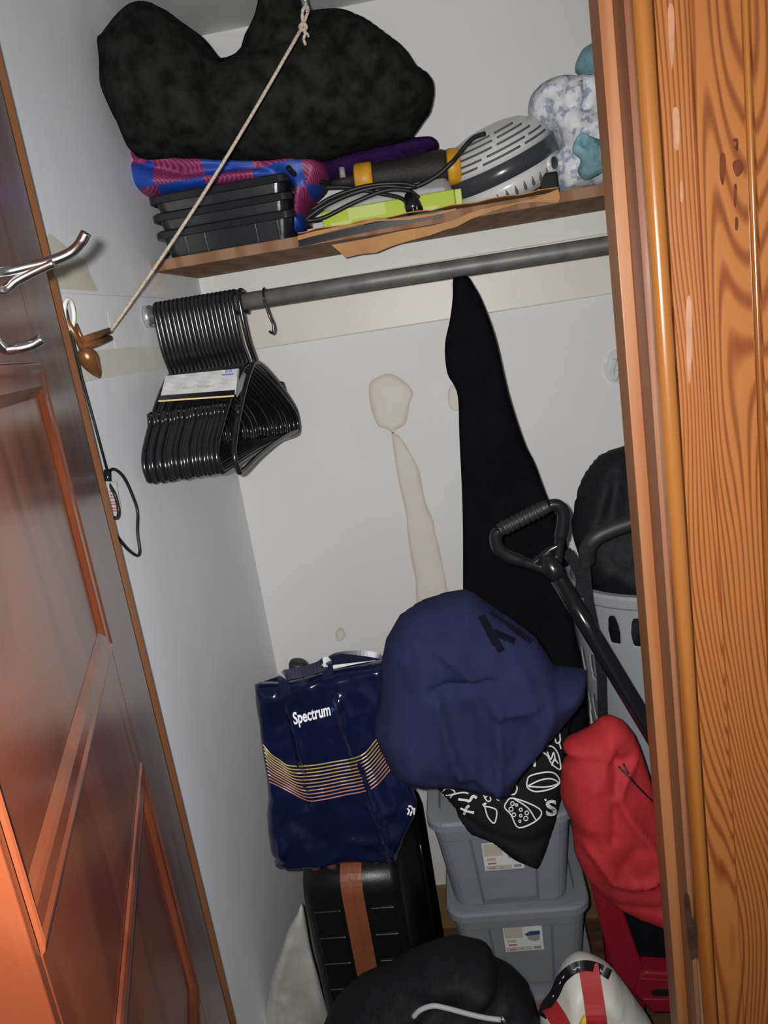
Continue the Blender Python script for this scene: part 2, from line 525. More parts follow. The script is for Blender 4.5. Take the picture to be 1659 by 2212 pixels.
class Soft:
    def __init__(self, outline, Y0, tf, tb, R, step=0.012, tx=0.0, tz=0.0, folds=(), wob=0.0, wsc=6.0, smooth=True, n=5, seed=0.0, pw=0.5, rid=0.0, rsc=16.0, rang=None):
        pts = catmull(outline, n, True) if smooth else outline
        w0 = [PY(x, y, Y0) for x, y in pts]
        self.cx = float(np.mean([p[0] for p in w0])); self.cz = float(np.mean([p[2] for p in w0]))
        self.Y0, self.tx, self.tz, self.tf, self.tb, self.R = Y0, tx, tz, tf, tb, R
        self.wob, self.wsc, self.seed, self.pw = wob, wsc, seed, pw
        self.rid, self.rsc = rid, rsc
        self.rang = rang            # direction the small folds run in (degrees from upright), None = any
        self.poly = np.array([self.onplane(x, y)[[0, 2]] for x, y in pts])
        self.folds = []
        for fo in folds:
            path, amp, wd = fo
            self.folds.append((np.array([self.onplane(x, y)[[0, 2]] for x, y in path]), amp, wd))
        self.step = step

    def plane(self, X, Z):
        return self.Y0 + self.tx * (X - self.cx) + self.tz * (Z - self.cz)

    def onplane(self, x, y):
        d = ray(x, y)
        # Y0 + tx (X-cx) + tz (Z-cz) = Y along eye + t d
        t = (self.Y0 - self.tx * self.cx + self.tz * (H - self.cz)) / (d[1] - self.tx * d[0] - self.tz * d[2])
        return EYE + d * t

    def prof(self, dist):
        q = 1 - np.minimum(dist / self.R, 1.0)
        return np.maximum(1 - q * q, 0) ** self.pw

    def fold(self, XZ, inside):
        out = np.zeros(len(XZ))
        for path, amp, wd in self.folds:
            best = np.full(len(XZ), 1e9)
            for a, b in zip(path[:-1], path[1:]):
                d = b - a
                t = np.clip(((XZ - a) @ d) / (d @ d + 1e-12), 0, 1)
                best = np.minimum(best, np.sqrt(((XZ - a - t[:, None] * d) ** 2).sum(1)))
            out += 1.25 * amp * np.exp(-(best / wd) ** 1.15)
        if self.wob:
            out += np.array([mnoise.noise(Vector((p[0] * self.wsc + self.seed, 3.3 + self.seed, p[1] * self.wsc))) for p in XZ]) * self.wob
        if self.rid:
            Q = XZ
            if self.rang is not None:
                an = math.radians(self.rang)
                e1 = np.array([math.cos(an), -math.sin(an)]); e2 = np.array([math.sin(an), math.cos(an)])
                Q = np.stack([XZ @ e1, (XZ @ e2) * 0.28], 1)
            out += np.array([0.35 - abs(mnoise.noise(Vector((p[0] * self.rsc + 9 + self.seed, 1.3 + self.seed, p[1] * self.rsc)))
                                        + 0.4 * mnoise.noise(Vector((p[0] * self.rsc * 2.1 + 4, 7.3 + self.seed, p[1] * self.rsc * 2.1)))) for p in Q]) * self.rid
        return out * np.minimum(inside / (self.R * 0.35), 1.0)

    def front(self, XZ):
        XZ = np.asarray(XZ, float).reshape(-1, 2)
        s, _ = poly_sdf(XZ, self.poly)
        d = np.maximum(-s, 0)
        return self.plane(XZ[:, 0], XZ[:, 1]) - self.tf * self.prof(d) - self.fold(XZ, d)

    def fp(self, x, y, lift=0.0012):
        p = self.onplane(x, y)
        for _ in range(5):
            Y = float(self.front([[p[0], p[2]]])[0])
            d = ray(x, y)
            p = EYE + d * (Y / d[1])
        return p - (p - EYE) / np.linalg.norm(p - EYE) * lift

    def build(self, name, m, parent=None, bottom=None):
        P, quads, dist, ins = region_grid(self.poly, self.step)
        pf = self.prof(dist)
        base = self.plane(P[:, 0], P[:, 1])
        yf = base - self.tf * pf - self.fold(P, dist)
        yb = base + self.tb * pf
        V = [(P[i, 0], yf[i], P[i, 1]) for i in range(len(P))]
        bi = {}
        for i in range(len(P)):
            if ins[i]:
                bi[i] = len(V); V.append((P[i, 0], yb[i], P[i, 1]))
            else:
                bi[i] = i
        Fc = list(quads) + [tuple(bi[v] for v in reversed(q)) for q in quads if any(ins[v] for v in q)]
        Fc = [tuple(f) for f in Fc]
        o = link(name, V, Fc, m, parent, smooth=True)
        return o


def ribbon_vf(pts, width, th=0.001, nrm=None):
    """flat strip along points, lying square to the eye line, with a little thickness"""
    P = [np.array(p, float) for p in pts]
    n = len(P)
    W = [width] * n if not hasattr(width, '__len__') else width
    V, Fc = [], []
    for i in range(n):
        t = P[min(i + 1, n - 1)] - P[max(i - 1, 0)]
        t = t / (np.linalg.norm(t) + 1e-9)
        v = (P[i] - EYE) if nrm is None else np.array(nrm, float)
        v = v / np.linalg.norm(v)
        s = np.cross(t, v); s = s / (np.linalg.norm(s) + 1e-9)
        for a, b in ((-1, 0), (1, 0), (1, 1), (-1, 1)):
            V.append(tuple(P[i] + s * a * W[i] / 2 + v * b * th))
    for i in range(n - 1):
        for k in range(4):
            Fc.append((i * 4 + k, i * 4 + (k + 1) % 4, i * 4 + 4 + (k + 1) % 4, i * 4 + 4 + k))
    Fc.append((3, 2, 1, 0)); Fc.append(tuple((n - 1) * 4 + k for k in range(4)))
    return V, Fc


def strokes(name, soft, lines, width, m, parent, lift=0.0014, n=4):
    """each printed line is a thin strip of its own on the front of a soft thing"""
    for L in lines:
        pts = catmull(L, n) if len(L) > 2 else [np.array(L[0], float), (np.array(L[0], float) + np.array(L[1], float)) / 2, np.array(L[1], float)]
        link(name, *ribbon_vf([soft.fp(x, y, lift) for x, y in pts], width, 0.0006), m, parent)


def text_vf(s, fn, bold=0.0, size=1.0):
    """letters as flat mesh; fn maps (u, v) in letter units to a point in the world"""
    cu = bpy.data.curves.new('lettering', 'FONT')
    cu.body = s; cu.size = size; cu.offset = bold; cu.resolution_u = 3
    o = bpy.data.objects.new('lettering', cu)
    COL.objects.link(o)
    bpy.context.view_layer.update()
    me = o.evaluated_get(bpy.context.evaluated_depsgraph_get()).to_mesh()
    V = [tuple(v.co) for v in me.vertices]; Fc = [tuple(p.vertices) for p in me.polygons]
    bpy.data.objects.remove(o)
    xs = [v[0] for v in V]
    w = max(xs) - min(xs); x0 = min(xs)
    return [fn((v[0] - x0) / w, v[1] / size) for v in V], Fc


def decal(name, pix, plane, m, parent, step=0.006, edge=None, off=0.0012, smooth=True, holes=()):
    """thin patch lying on the back wall ('B') or on the left wall ('L'), with the wall's own direction"""
    pts = catmull(pix, 4, True) if smooth else pix
    if plane[0] == 'B':
        q = np.array([PY(x, y, plane[1])[[0, 2]] for x, y in pts])
        P, quads, d, ins = region_grid(q, step)
        V = [(p[0], plane[1] - off, p[1]) for p in P]
    else:
        q = np.array([PX(x, y, plane[1])[[1, 2]] for x, y in pts])
        P, quads, d, ins = region_grid(q, step)
        V = [(plane[1] + off, p[0], p[1]) for p in P]
    o = link(name, V, quads, m, parent)
    if edge:
        at = o.data.attributes.new('edge', 'FLOAT', 'POINT')
        for i in range(len(V)):
            nz = mnoise.noise(Vector((P[i, 0] * 22, 1.7, P[i, 1] * 22))) * 0.35
            at.data[i].value = float(max(0, min(1, math.exp(-d[i] / edge) * 0.75 + 0.22 + nz * 0.5)))
    return o


# ================================================================== THE CLOSET
wall_back = struct(box('wall_back', XL - 0.1, XR + 0.1, DB, DB + 0.1, 0, ZC, 'paint_back'), 'off-white painted back wall of the closet with brown water stains')
wall_left = struct(box('wall_left', XL - 0.1, XL, 1.047, DB, 0, ZC, 'paint_left'), 'pale grey-white painted left wall of the closet')
wall_right = struct(box('wall_right', XR, XR + 0.1, 1.047, DB, 0, ZC, 'paint_left'))
struct(box('ceiling', XL - 0.1, XR + 0.1, 1.047, DB + 0.1, ZC, ZC + 0.08, 'paint_ceiling'), 'pale grey painted closet ceiling')
struct(box('floor', -1.8, 1.8, -1.2, DB + 0.1, -0.08, 0, 'floor_wood'), 'dark brown wooden floor')
# wall that holds the doorway
fv = join(box_vf(-1.8, -0.535, 0.947, 1.047, 0, ZC + 0.08), box_vf(0.242, 1.8, 0.947, 1.047, 0, ZC + 0.08), box_vf(-0.535, 0.242, 0.947, 1.047, 2.26, ZC + 0.08))
struct(link('wall_front', fv[0], fv[1], 'paint_left'))
struct(box('baseboard_back', XL, XR, DB - 0.016, DB, 0, 0.135, 'base_wood'), 'brown wooden baseboard along the back wall')
struct(box('trim_1', XL, XR, DB - 0.019, DB, 1.692, 1.826, 'paint_cleat', bevel=0.003), 'cream painted cleat board on the back wall under the shelf')
struct(box('trim_2', XL, XL + 0.006, 1.05, DB - 0.019, 1.690, 1.826, 'paint_left', bevel=0.003), 'painted cleat board on the left wall at the rod end')
t2 = bpy.data.objects['trim_2']
decal('paint_strip', [(140, 775), (210, 757), (283, 750), (345, 748), (472, 744), (474, 771), (347, 796), (184, 824), (160, 820)], ('L', XL + 0.006), 'paint_cleat', t2, 0.01, smooth=False)

# stains on the back wall
S1 = [(822, 812), (840, 807), (862, 815), (885, 835), (893, 852), (886, 868), (883, 885), (878, 910), (872, 920), (856, 928), (848, 936), (838, 928), (820, 922), (812, 912), (806, 895), (800, 875), (797, 850), (800, 825)]
S2 = [(846, 936), (852, 935), (868, 948), (890, 985), (905, 1015), (914, 1060), (921, 1090), (936, 1125), (940, 1150), (948, 1180), (956, 1220), (964, 1262), (968, 1310), (905, 1310), (898, 1255), (890, 1215), (882, 1165), (877, 1110), (868, 1070), (860, 1035), (853, 990), (848, 955)]
decal('stain', S1, ('B', DB), 'stain', wall_back, 0.004, 0.012)
decal('stain', S2, ('B', DB), 'stain', wall_back, 0.005, 0.010)
decal('stain', [(968, 850), (975, 832), (990, 835), (1000, 860), (992, 885), (980, 887), (970, 875)], ('B', DB), 'stain', wall_back, 0.004, 0.008)
decal('stain', [(725, 1368), (735, 1355), (745, 1365), (742, 1380), (730, 1385)], ('B', DB), 'stain', wall_back, 0.004, 0.008)
# patches and tape on the left wall
decal('paint_patch', [(92, 535), (104, 502), (150, 540), (186, 568), (192, 590), (211, 629), (118, 624)], ('L', XL), 'paint_patch', wall_left, 0.01, smooth=False)
decal('tape', [(232, 674), (266, 672), (270, 700), (283, 748), (250, 752), (236, 705)], ('L', XL + 0.006), 'tape', t2, 0.006, smooth=False)
decal('tape', [(330, 586), (353, 584), (354, 637), (328, 637), (322, 605)], ('L', XL), 'tape_cream', wall_left, 0.006, smooth=False)

# ---- shelf
shelf = tag(box('shelf', XL + 0.001, XR, YS, DB, ZS - 0.021, ZS, 'shelf_wood', bevel=0.0015), 'long raw brown wooden shelf board above the closet rod', 'shelf')

# ---- rod
t = thing('closet_rod', (XL + 0.02, RODY, RODZ), 'dark grey metal closet rod below the shelf', 'rod')
tube('pole', [(XL + 0.008, RODY, RODZ), (-0.1, RODY, RODZ - 0.002), (0.4, RODY, RODZ - 0.006), (XR, RODY, RODZ - 0.01)], 0.0155, 'steel', t, 20)
tube('end_cup', [(XL + 0.0062, RODY, RODZ), (XL + 0.018, RODY, RODZ), (XL + 0.0181, RODY, RODZ), (XL + 0.034, RODY, RODZ)], [0.021, 0.021, 0.018, 0.018], 'zinc', t, 20)

# ---- right doorway trim: jamb, stop, casing
struct(link('trim_3', *extrude_profile_vf([(0.2265, 0.945), (0.242, 0.945), (0.242, 1.047), (0.2265, 1.047)], 0, 2.26), 'jamb_wood'), 'brown wooden door jamb at the right of the opening')
struct(link('trim_4', *extrude_profile_vf([(0.2109, 0.9947), (0.2265, 0.9947), (0.2265, 1.047), (0.2109, 1.047)], 0, 2.25), 'stop_wood', bevel=0.001), 'light brown wooden door stop strip at the right of the opening')
cas = struct(link('trim_5', *extrude_profile_vf([(0.2535, 0.931), (0.2855, 0.931), (0.2865, 0.934), (0.288, 0.934), (0.289, 0.931), (0.3385, 0.931), (0.3395, 0.934), (0.3475, 0.934), (0.3485, 0.930), (0.43, 0.930), (0.43, 0.9465), (0.2535, 0.9465)], 0, 2.35), 'casing_wood'), 'wide varnished orange pine door casing with swirling grain at the right')
bead = [(0.2315, 0.9465), (0.2315, 0.937)]
for k in range(0, 25):
    a = PI - k * PI / 24
    bead.append((0.242 + 0.0100 * math.cos(a), 0.934 - 0.0095 * math.sin(a)))
bead += [(0.2525, 0.9465)]
link('bead_moulding', *extrude_profile_vf(bead, 0, 2.33), 'bead_wood', cas)
rb = []
for k in range(0, 17):
    a = PI - k * PI / 16
    rb.append((0.3435 + 0.0036 * math.cos(a), 0.933 - 0.0052 * math.sin(a)))
rb += [(0.3471, 0.9345), (0.3399, 0.9345)]
link('bead_moulding', *extrude_profile_vf(rb, 0, 2.33), 'bead_wood', cas)
# pale worn marks where the varnish is scraped
mat('scrape_pale', (0.37, 0.19, 0.11), 0.5, 0.3, var=0.15, vscale=60)
mat('scrape_dark', (0.045, 0.022, 0.012), 0.6, 0.3, var=0.3, vscale=60)
mat('scrape_white', (0.42, 0.38, 0.33), 0.5, 0.3)
mat('knot_dark', (0.10, 0.024, 0.008), 0.35, 0.4, var=0.3, vscale=80)


def casing_patch(name, px, m, Yc=0.9302):
    prism(name, catmull(px, 4, True), Yc, 0.0006, m, cas)


for px in ([(1454, 236), (1466, 238), (1468, 285), (1466, 322), (1456, 318), (1455, 285)], [(1443, 18), (1454, 12), (1457, 60), (1452, 150), (1445, 100)], [(1469, 395), (1474, 393), (1475, 430), (1470, 434)],
           [(1484, 645), (1493, 650), (1495, 750), (1489, 830), (1484, 790), (1482, 700)], [(1652, 238), (1658, 240), (1664, 282), (1655, 286)]):
    casing_patch('scraped_patch', px, 'scrape_pale')
for px in ([(1556, 335), (1566, 333), (1568, 360), (1562, 400), (1555, 380)], [(1584, 350), (1600, 345), (1606, 365), (1594, 382), (1585, 370)], [(1586, 400), (1592, 402), (1590, 445), (1585, 440)], [(1588, 472), (1594, 470), (1594, 495), (1588, 495)], [(1582, 302), (1594, 300), (1594, 325), (1588, 322), (1590, 308)]):
    casing_patch('knot', px, 'knot_dark')
for px in ([(1478, 1940), (1488, 1935), (1496, 1985), (1506, 2000), (1506, 2060), (1492, 2070), (1484, 2010)],):
    casing_patch('worn_patch', px, 'scrape_dark', 0.9305)
# left jamb and stop behind the open door
struct(link('trim_6', *extrude_profile_vf([(-0.535, 0.947), (-0.519, 0.947), (-0.519, 1.047), (-0.535, 1.047)], 0, 2.26), 'jamb_wood'))
struct(link('trim_7', *extrude_profile_vf([(-0.519, 0.9947), (-0.504, 0.9947), (-0.504, 1.047), (-0.519, 1.047)], 0, 2.25), 'stop_wood', bevel=0.001), 'orange-brown wooden stop strip behind the open door')

# ---- the open door
HX, HY = -0.473, 0.962
dd = ray(385, 765); DXv = np.array([dd[0], dd[1], 0.0]); DXv /= np.linalg.norm(DXv)   # towards the hinge
DW = -DXv                                                                              # towards the free edge
DN = np.array([DW[1] * -1, DW[0], 0.0])
if DN[0] < 0: DN = -DN
HP = np.array([HX, HY, 0.0])


def door_wz(x, y):
    d = ray(x, y)
    t = ((HP - EYE) @ DN) / (d @ DN)
    p = EYE + d * t
    return float((p - HP) @ DW), float(p[2])


def D(wv, z, n=0.0):
    return HP + DW * wv + DN * n + np.array([0, 0, z])


door = bpy.data.objects.new('door_1', None); door.location = HP + DW * 0.35; COL.objects.link(door)
struct(door, 'open dark reddish-brown panelled wooden door at the left edge')
WN = door_wz(60, 2020)[0]          # free edge
up_o = door_wz(245, 1383); up_t = door_wz(95, 783); lo_t = door_wz(307, 1600); lo_b = door_wz(425, 2066)
W0 = up_o[0] + 0.026
panels = [(up_o[1], up_t[1]), (lo_b[1], lo_t[1]), (0.30, lo_b[1] - 0.13), (up_t[1] + 0.16, 2.12)]
TH = 0.036
# slab built as stiles, rails and recessed panels
def dbox(name, w0, w1, z0, z1, n0, n1, m='door_wood', parent=door, bevel=0.0015):
    V = [D(w0, z0, n0), D(w1, z0, n0), D(w1, z0, n1), D(w0, z0, n1), D(w0, z1, n0), D(w1, z1, n0), D(w1, z1, n1), D(w0, z1, n1)]
    f = [(0, 3, 2, 1), (4, 5, 6, 7), (0, 1, 5, 4), (1, 2, 6, 5), (2, 3, 7, 6), (3, 0, 4, 7)]
    return link(name, V, f, m, parent, bevel=bevel)


W1 = WN - 0.010
dbox('hinge_stile', 0.0, W0, 0.01, 2.22, -TH, 0)
dbox('lock_stile', W1, WN, 0.01, 2.22, -TH, 0)
zs_ = sorted(panels)
edges = [0.01] + [z for p in zs_ for z in p] + [2.22]
for i in range(0, len(edges), 2):
    dbox('rail', W0 + 0.0003, W1 - 0.0003, edges[i], edges[i + 1], -TH, 0)
for z0, z1 in zs_:
    dbox('panel', W0, W1, z0, z1, -TH * 0.6, -0.004, bevel=0)
    # moulding round the panel: raised ogee of four mitred strips
    prof = [(0.0, 0.0), (0.002, 0.0022), (0.007, 0.0034), (0.011, 0.0018), (0.022, 0.0012), (0.026, -0.0005), (0.032, -0.0038)]
    ring = []
    for off, hh in prof:
        ring.append([D(W0 + off, z0 + off, hh), D(W1 - off * 0.3, z0 + off, hh), D(W1 - off * 0.3, z1 - off, hh), D(W0 + off, z1 - off, hh)])
    for sidx in range(4):
        V, Fc = [], []
        for q in ring:
            V += [q[sidx], q[(sidx + 1) % 4]]
        for k in range(len(ring) - 1):
            Fc.append((2 * k, 2 * k + 1, 2 * k + 3, 2 * k + 2))
        Fc.append(tuple([0] + [2 * k for k in range(len(ring) - 1, 0, -1)]))
        Fc.append(tuple([1] + [2 * k + 1 for k in range(1, len(ring))]))
        Fc.append((0, 1, 2 * len(ring) - 1, 2 * len(ring) - 2))
        link('panel_moulding', V, Fc, 'door_wood', door)

# coat hook on the door
hk = thing('coat_hook', D(0.42, 1.76, 0.0), 'chrome double coat hook on the open door', 'hook')
hw = door_wz(0, 610)[0] + 0.10
base = D(hw, door_wz(0, 610)[1], 0.002)
dbox('back_plate', hw - 0.012, hw + 0.012, base[2] - 0.05, base[2] + 0.03, 0.0, 0.004, 'chrome', hk)
tube('prong', catmull([base, PY(2, 588, 0.60), PY(60, 576, 0.61), PY(115, 562, 0.615), PY(155, 544, 0.62), PY(176, 522, 0.62), PY(186, 503, 0.62)], 6), [0.0040] * 30 + [0.0043] * 7, 'chrome', hk)
tube('prong', catmull([base - np.array([0, 0, 0.008]), PY(2, 628, 0.60), PY(35, 606, 0.607), PY(70, 588, 0.611), PY(118, 566, 0.614)], 6), 0.0038, 'chrome', hk)
b2 = base - np.array([0, 0, 0.045])
tube('prong', catmull([b2, PY(5, 752, 0.60), PY(40, 752, 0.605), PY(70, 744, 0.61), PY(92, 731, 0.612)], 6), 0.0042, 'chrome', hk)

# ================================================================== LEFT WALL FITTINGS
t = thing('wall_hook', PX(160, 690, XL + 0.03), 'bronze folding hook with acorn tip holding the beige cord', 'hook')
r0 = PX(143, 655, XL + 0.022)
ringp = []
rc = PX(149, 679, XL + 0.028)
for k in range(20):
    a = 2 * PI * k / 20
    ringp.append(rc + np.array([0.004 * math.sin(a), 0.015 * math.cos(a), 0.021 * math.sin(a)]))
tube('ring', ringp, 0.0032, 'white_plastic', t, 10, closed=True)
tube('arm', [PX(142, 690, -0.548), PX(160, 720, -0.545), PX(180, 757, -0.54)], 0.0045, 'bronze', t)
tube('arm', [PX(163, 700, -0.552), PX(172, 722, -0.549), PX(184, 745, -0.546)], 0.0032, 'bronze', t)
for dy in (-8, 8):
    tube('fork', [PX(176, 744 + dy, -0.54), PX(208, 733 + dy, -0.536), PX(237, 722 + dy, -0.532)], [0.0055, 0.006, 0.005], 'bronze', t)
tube('finial', catmull([PX(180, 752, -0.539), PX(186, 765, -0.538), PX(196, 784, -0.537), PX(207, 802, -0.536), PX(214, 815, -0.536)], 5),
     list(np.interp(np.linspace(0, 1, 21), [0, 0.12, 0.3, 0.45, 0.7, 0.9, 1.0], [0.006, 0.0115, 0.0148, 0.0145, 0.0095, 0.005, 0.002])), 'bronze', t, 16)

# beige cord from the light's pull chain to the hook
ct = PY(660, 12, 1.36)
t = thing('rope', PX(236, 716, -0.528), 'beige knotted rope running from ceiling chain down to bronze hook', 'rope')
ca = PX(238, 716, -0.53); cb = PY(655, 55, 1.36)
path = [ca + (cb - ca) * (k / 24) + np.array([0, 0, -0.012 * math.sin(PI * k / 24)]) for k in range(25)]
tube('cord', path, 0.0027, 'cord_beige', t, 8)
kn = cb
tube('cord', catmull([kn, PY(653, 38, 1.358), PY(655, 20, 1.356), PY(663, 14, 1.36), PY(665, 24, 1.363), PY(660, 40, 1.362), PY(656, 52, 1.36)], 5), 0.0026, 'cord_beige', t, 8)
tube('knot', catmull([PY(649, 58, 1.356), PY(655, 52, 1.352), PY(661, 58, 1.356), PY(655, 64, 1.36)], 5, True), 0.0036, 'cord_beige', t, 8, closed=True)
tube('tail', catmull([PY(656, 62, 1.357), PY(659, 74, 1.356), PY(656, 84, 1.356), PY(660, 97, 1.356)], 5), 0.0024, 'cord_beige', t, 8)
tube('tail', catmull([PY(656, 66, 1.357), PY(664, 73, 1.356), PY(667, 80, 1.356)], 5), 0.0018, 'cord_beige', t, 8)
t = thing('pull_chain', PY(662, 18, 1.36), 'thin metal pull chain hanging from the closet ceiling', 'chain')
top = PY(662, 18, 1.36); zt = ZC
V, Fc = [], []
parts = []
k = 0
z = top[2] - 0.004
while z < zt - 0.002:
    mw = Matrix.Translation((top[0], top[1], z))
    parts.append(lathe_vf([(0.0004, -0.003), (0.002, -0.002), (0.0028, 0), (0.002, 0.002), (0.0004, 0.003)], 8, mw))
    z += 0.0052
link('chain', *join(*parts), 'zinc', t, smooth=True)

# black cord with loop and alarm box on the left wall
t = thing('hanging_cord', PX(240, 1160, XL + 0.012), 'thin black cord with long loop hanging on the left wall', 'cord')
tube('cord', [PX(139, 655, XL + 0.024), PX(150, 700, XL + 0.022), PX(178, 820, XL + 0.010), PX(205, 918, XL + 0.010), PX(232, 1018, XL + 0.010)], 0.0022, 'cord_black', t, 8)
tube('loop', catmull([PX(233, 1018, XL + 0.011), PX(248, 1014, XL + 0.012), PX(268, 1032, XL + 0.013), PX(286, 1070, XL + 0.013), PX(297, 1105, XL + 0.013), PX(297, 1150, XL + 0.013),
                      PX(302, 1190, XL + 0.013), PX(296, 1200, XL + 0.013), PX(278, 1188, XL + 0.013), PX(258, 1165, XL + 0.013), PX(246, 1146, XL + 0.012), PX(242, 1120, XL + 0.03), PX(254, 1118, XL + 0.03),
                      PX(256, 1100, XL + 0.03), PX(248, 1068, XL + 0.03), PX(235, 1045, XL + 0.02)], 5), 0.0027, 'cord_black', t, 8)
tube('clamp', [PX(232, 1016, XL + 0.011), PX(233, 1040, XL + 0.012)], 0.0055, 'black_plastic', t, 10)
bx = [(226, 1038), (254, 1040), (257, 1070), (263, 1092), (258, 1116), (246, 1124), (232, 1122)]
fr = [PX(x, y, XL + 0.022) for x, y in bx]
t = tag(link('alarm_box', *prism_vf(fr, [p - np.array([0.021, 0, 0]) for p in fr]), 'white_plastic', bevel=0.003), 'small white plastic box with red lettering on the left wall', 'box')
ink = []
for yy, x0, x1 in ((0, 0, 1), (1, 0.1, 0.8)):
    for k in range(7):
        a = PX(243 + yy * -6 + k * 0.7, 1062 + k * 7, XL + 0.0232); b_ = PX(248 + yy * -6 + k * 0.7, 1062 + k * 7 + (1.5 if k % 2 else -1), XL + 0.0232)
        ink.append(ribbon_vf([a, (a + b_) / 2, b_], 0.0022, 0.0004))
link('red_lettering', *join(*ink), 'red_ink', t)

# ================================================================== HANGERS
def hanger_parts():
    """one tubular hanger around the origin = centre of the rod, lying in the YZ plane"""
    hook = []
    for k in range(0, 15):
        a = math.radians(-70 + k * 250 / 14)      # from behind the rod over the top to the front
        hook.append((0, 0.0205 * math.cos(a), 0.0205 * math.sin(a)))
    hook = [(0, h[1], h[2]) for h in hook]
    hook += catmull([(0, -0.0205, -0.004), (0, -0.0200, -0.040), (0, -0.0160, -0.075), (0, -0.004, -0.103), (0, 0.0, -0.118)], 5)[1:]
    body = catmull([(0, 0.0, -0.115), (0, -0.05, -0.132), (0, -0.12, -0.175), (0, -0.185, -0.226), (0, -0.204, -0.252), (0, -0.203, -0.275), (0, -0.188, -0.286),
                    (0, -0.10, -0.281), (0, 0.0, -0.279), (0, 0.10, -0.281), (0, 0.188, -0.286), (0, 0.203, -0.275), (0, 0.204, -0.252), (0, 0.185, -0.226), (0, 0.12, -0.175), (0, 0.05, -0.132)], 4, True)
    notch = []
    for s in (-1, 1):
        notch.append(tube_vf([(0, s * 0.131, -0.183), (0, s * 0.135, -0.173), (0, s * 0.143, -0.174), (0, s * 0.151, -0.197)], 0.0034, 8))
    return tube_vf(hook, 0.0047, 10), tube_vf(body, 0.0048, 10, closed=True), notch[0], notch[1]


hp = hanger_parts()
N_H = 19
first = None
meshes = None
for i in range(N_H + 1):
    if i < N_H:
        f_ = i / (N_H - 1)
        xr = -0.539 + f_ * 0.152
        xn = -0.548 + f_ * 0.128
        xr += random.uniform(-0.0006, 0.0006)
        lab = 'black plastic hanger in the tight row at the left end of the rod' if i else 'leftmost black plastic hanger, touching the rod end at the left wall'
        dz = random.uniform(-0.0025, 0.0025)
        dy = random.uniform(-0.004, 0.004)
    else:
        xr, xn, dz, dy = -0.374, -0.392, 0.0, 0.004
        lab = 'rightmost black plastic hanger, hanging apart from the tight row'
    r = bpy.data.objects.new('clothes_hanger', None)
    COL.objects.link(r)
    r.location = (xr, RODY, RODZ)
    yaw = math.atan2(xn - xr, 0.2)
    r.rotation_euler = (random.uniform(-0.012, 0.012) + (0.03 if i == N_H else 0), 0, yaw)
    tag(r, lab, 'hanger', 'black plastic hangers on the rod')
    if meshes is None:
        a = link('hook', *hp[0], 'black_plastic', r, smooth=True, world=False)
        b_ = link('frame', *hp[1], 'black_plastic', r, smooth=True, world=False)
        c_ = link('notch', *hp[2], 'black_plastic', r, smooth=True, world=False)
        e_ = link('notch', *hp[3], 'black_plastic', r, smooth=True, world=False)
        meshes = (a, b_, c_, e_)
    else:
        for src in meshes:
            cpy = src.copy(); COL.objects.link(cpy); cpy.parent = r

t = thing('hanger_sleeve', PY(430, 860, 1.44), 'white paper sleeve wrapped around the bundle of black hangers', 'label')
TL, TR, BR, BL = PY(358, 812, 1.452), PY(514, 796, 1.452), PY(508, 850, 1.382), PY(345, 862, 1.382)
def bil(u, v, lift=0.0):
    p = (TL * (1 - u) + TR * u) * (1 - v) + (BL * (1 - u) + BR * u) * v
    n = np.array([0, -0.7, 0.7])
    return p + n * lift
V, Fc = [], []
for j in range(7):
    for i in range(13):
        V.append(bil(i / 12, j / 6, 0.002 * math.sin(i * 1.7) * math.sin(j)))
n0 = len(V)
for j in range(7):
    for i in range(13):
        V.append(bil(i / 12, j / 6, 0.002 * math.sin(i * 1.7) * math.sin(j) - 0.0008))
for j in range(6):
    for i in range(12):
        a = j * 13 + i
        Fc += [(a, a + 1, a + 14, a + 13), (n0 + a + 13, n0 + a + 14, n0 + a + 1, n0 + a)]
link('front_sheet', V, Fc, 'paper', t)
sd = [TR, PY(529, 806, 1.53), PY(533, 822, 1.53), PY(512, 858, 1.40), BR]
link('side_sheet', *prism_vf(sd, [p + np.array([0.0008, 0.0004, 0]) for p in sd]), 'paper', t)
link('black_band', *prism_vf([bil(0, 0.90, 0.003), bil(1, 0.90, 0.003), bil(1, 1.10, 0.003), bil(0, 1.10, 0.003)], [bil(0, 0.90, 0.0022), bil(1, 0.90, 0.0022), bil(1, 1.10, 0.0022), bil(0, 1.10, 0.0022)]), 'black_plastic', t)
link('gold_line', *ribbon_vf([bil(0.0, 1.13, 0.003), bil(0.5, 1.13, 0.003), bil(1.0, 1.13, 0.003)], 0.0028, 0.0008), 'gold_line', t)
v, f = text_vf('Plastic Hangers', lambda u, v: bil(0.30 + u * 0.42, 0.72 - v * 0.16, 0.0042))
link('lettering', v, f, 'paper_print', t)
v, f = text_vf('50', lambda u, v: bil(0.84 + u * 0.09, 0.2 - v * 0.2, 0.0042))
link('lettering', v, f, 'logo_blue', t)
link('blue_line', *ribbon_vf([bil(0.8, 0.27, 0.0042), bil(0.88, 0.27, 0.0042), bil(0.96, 0.27, 0.0042)], 0.002, 0.0006), 'logo_blue', t)

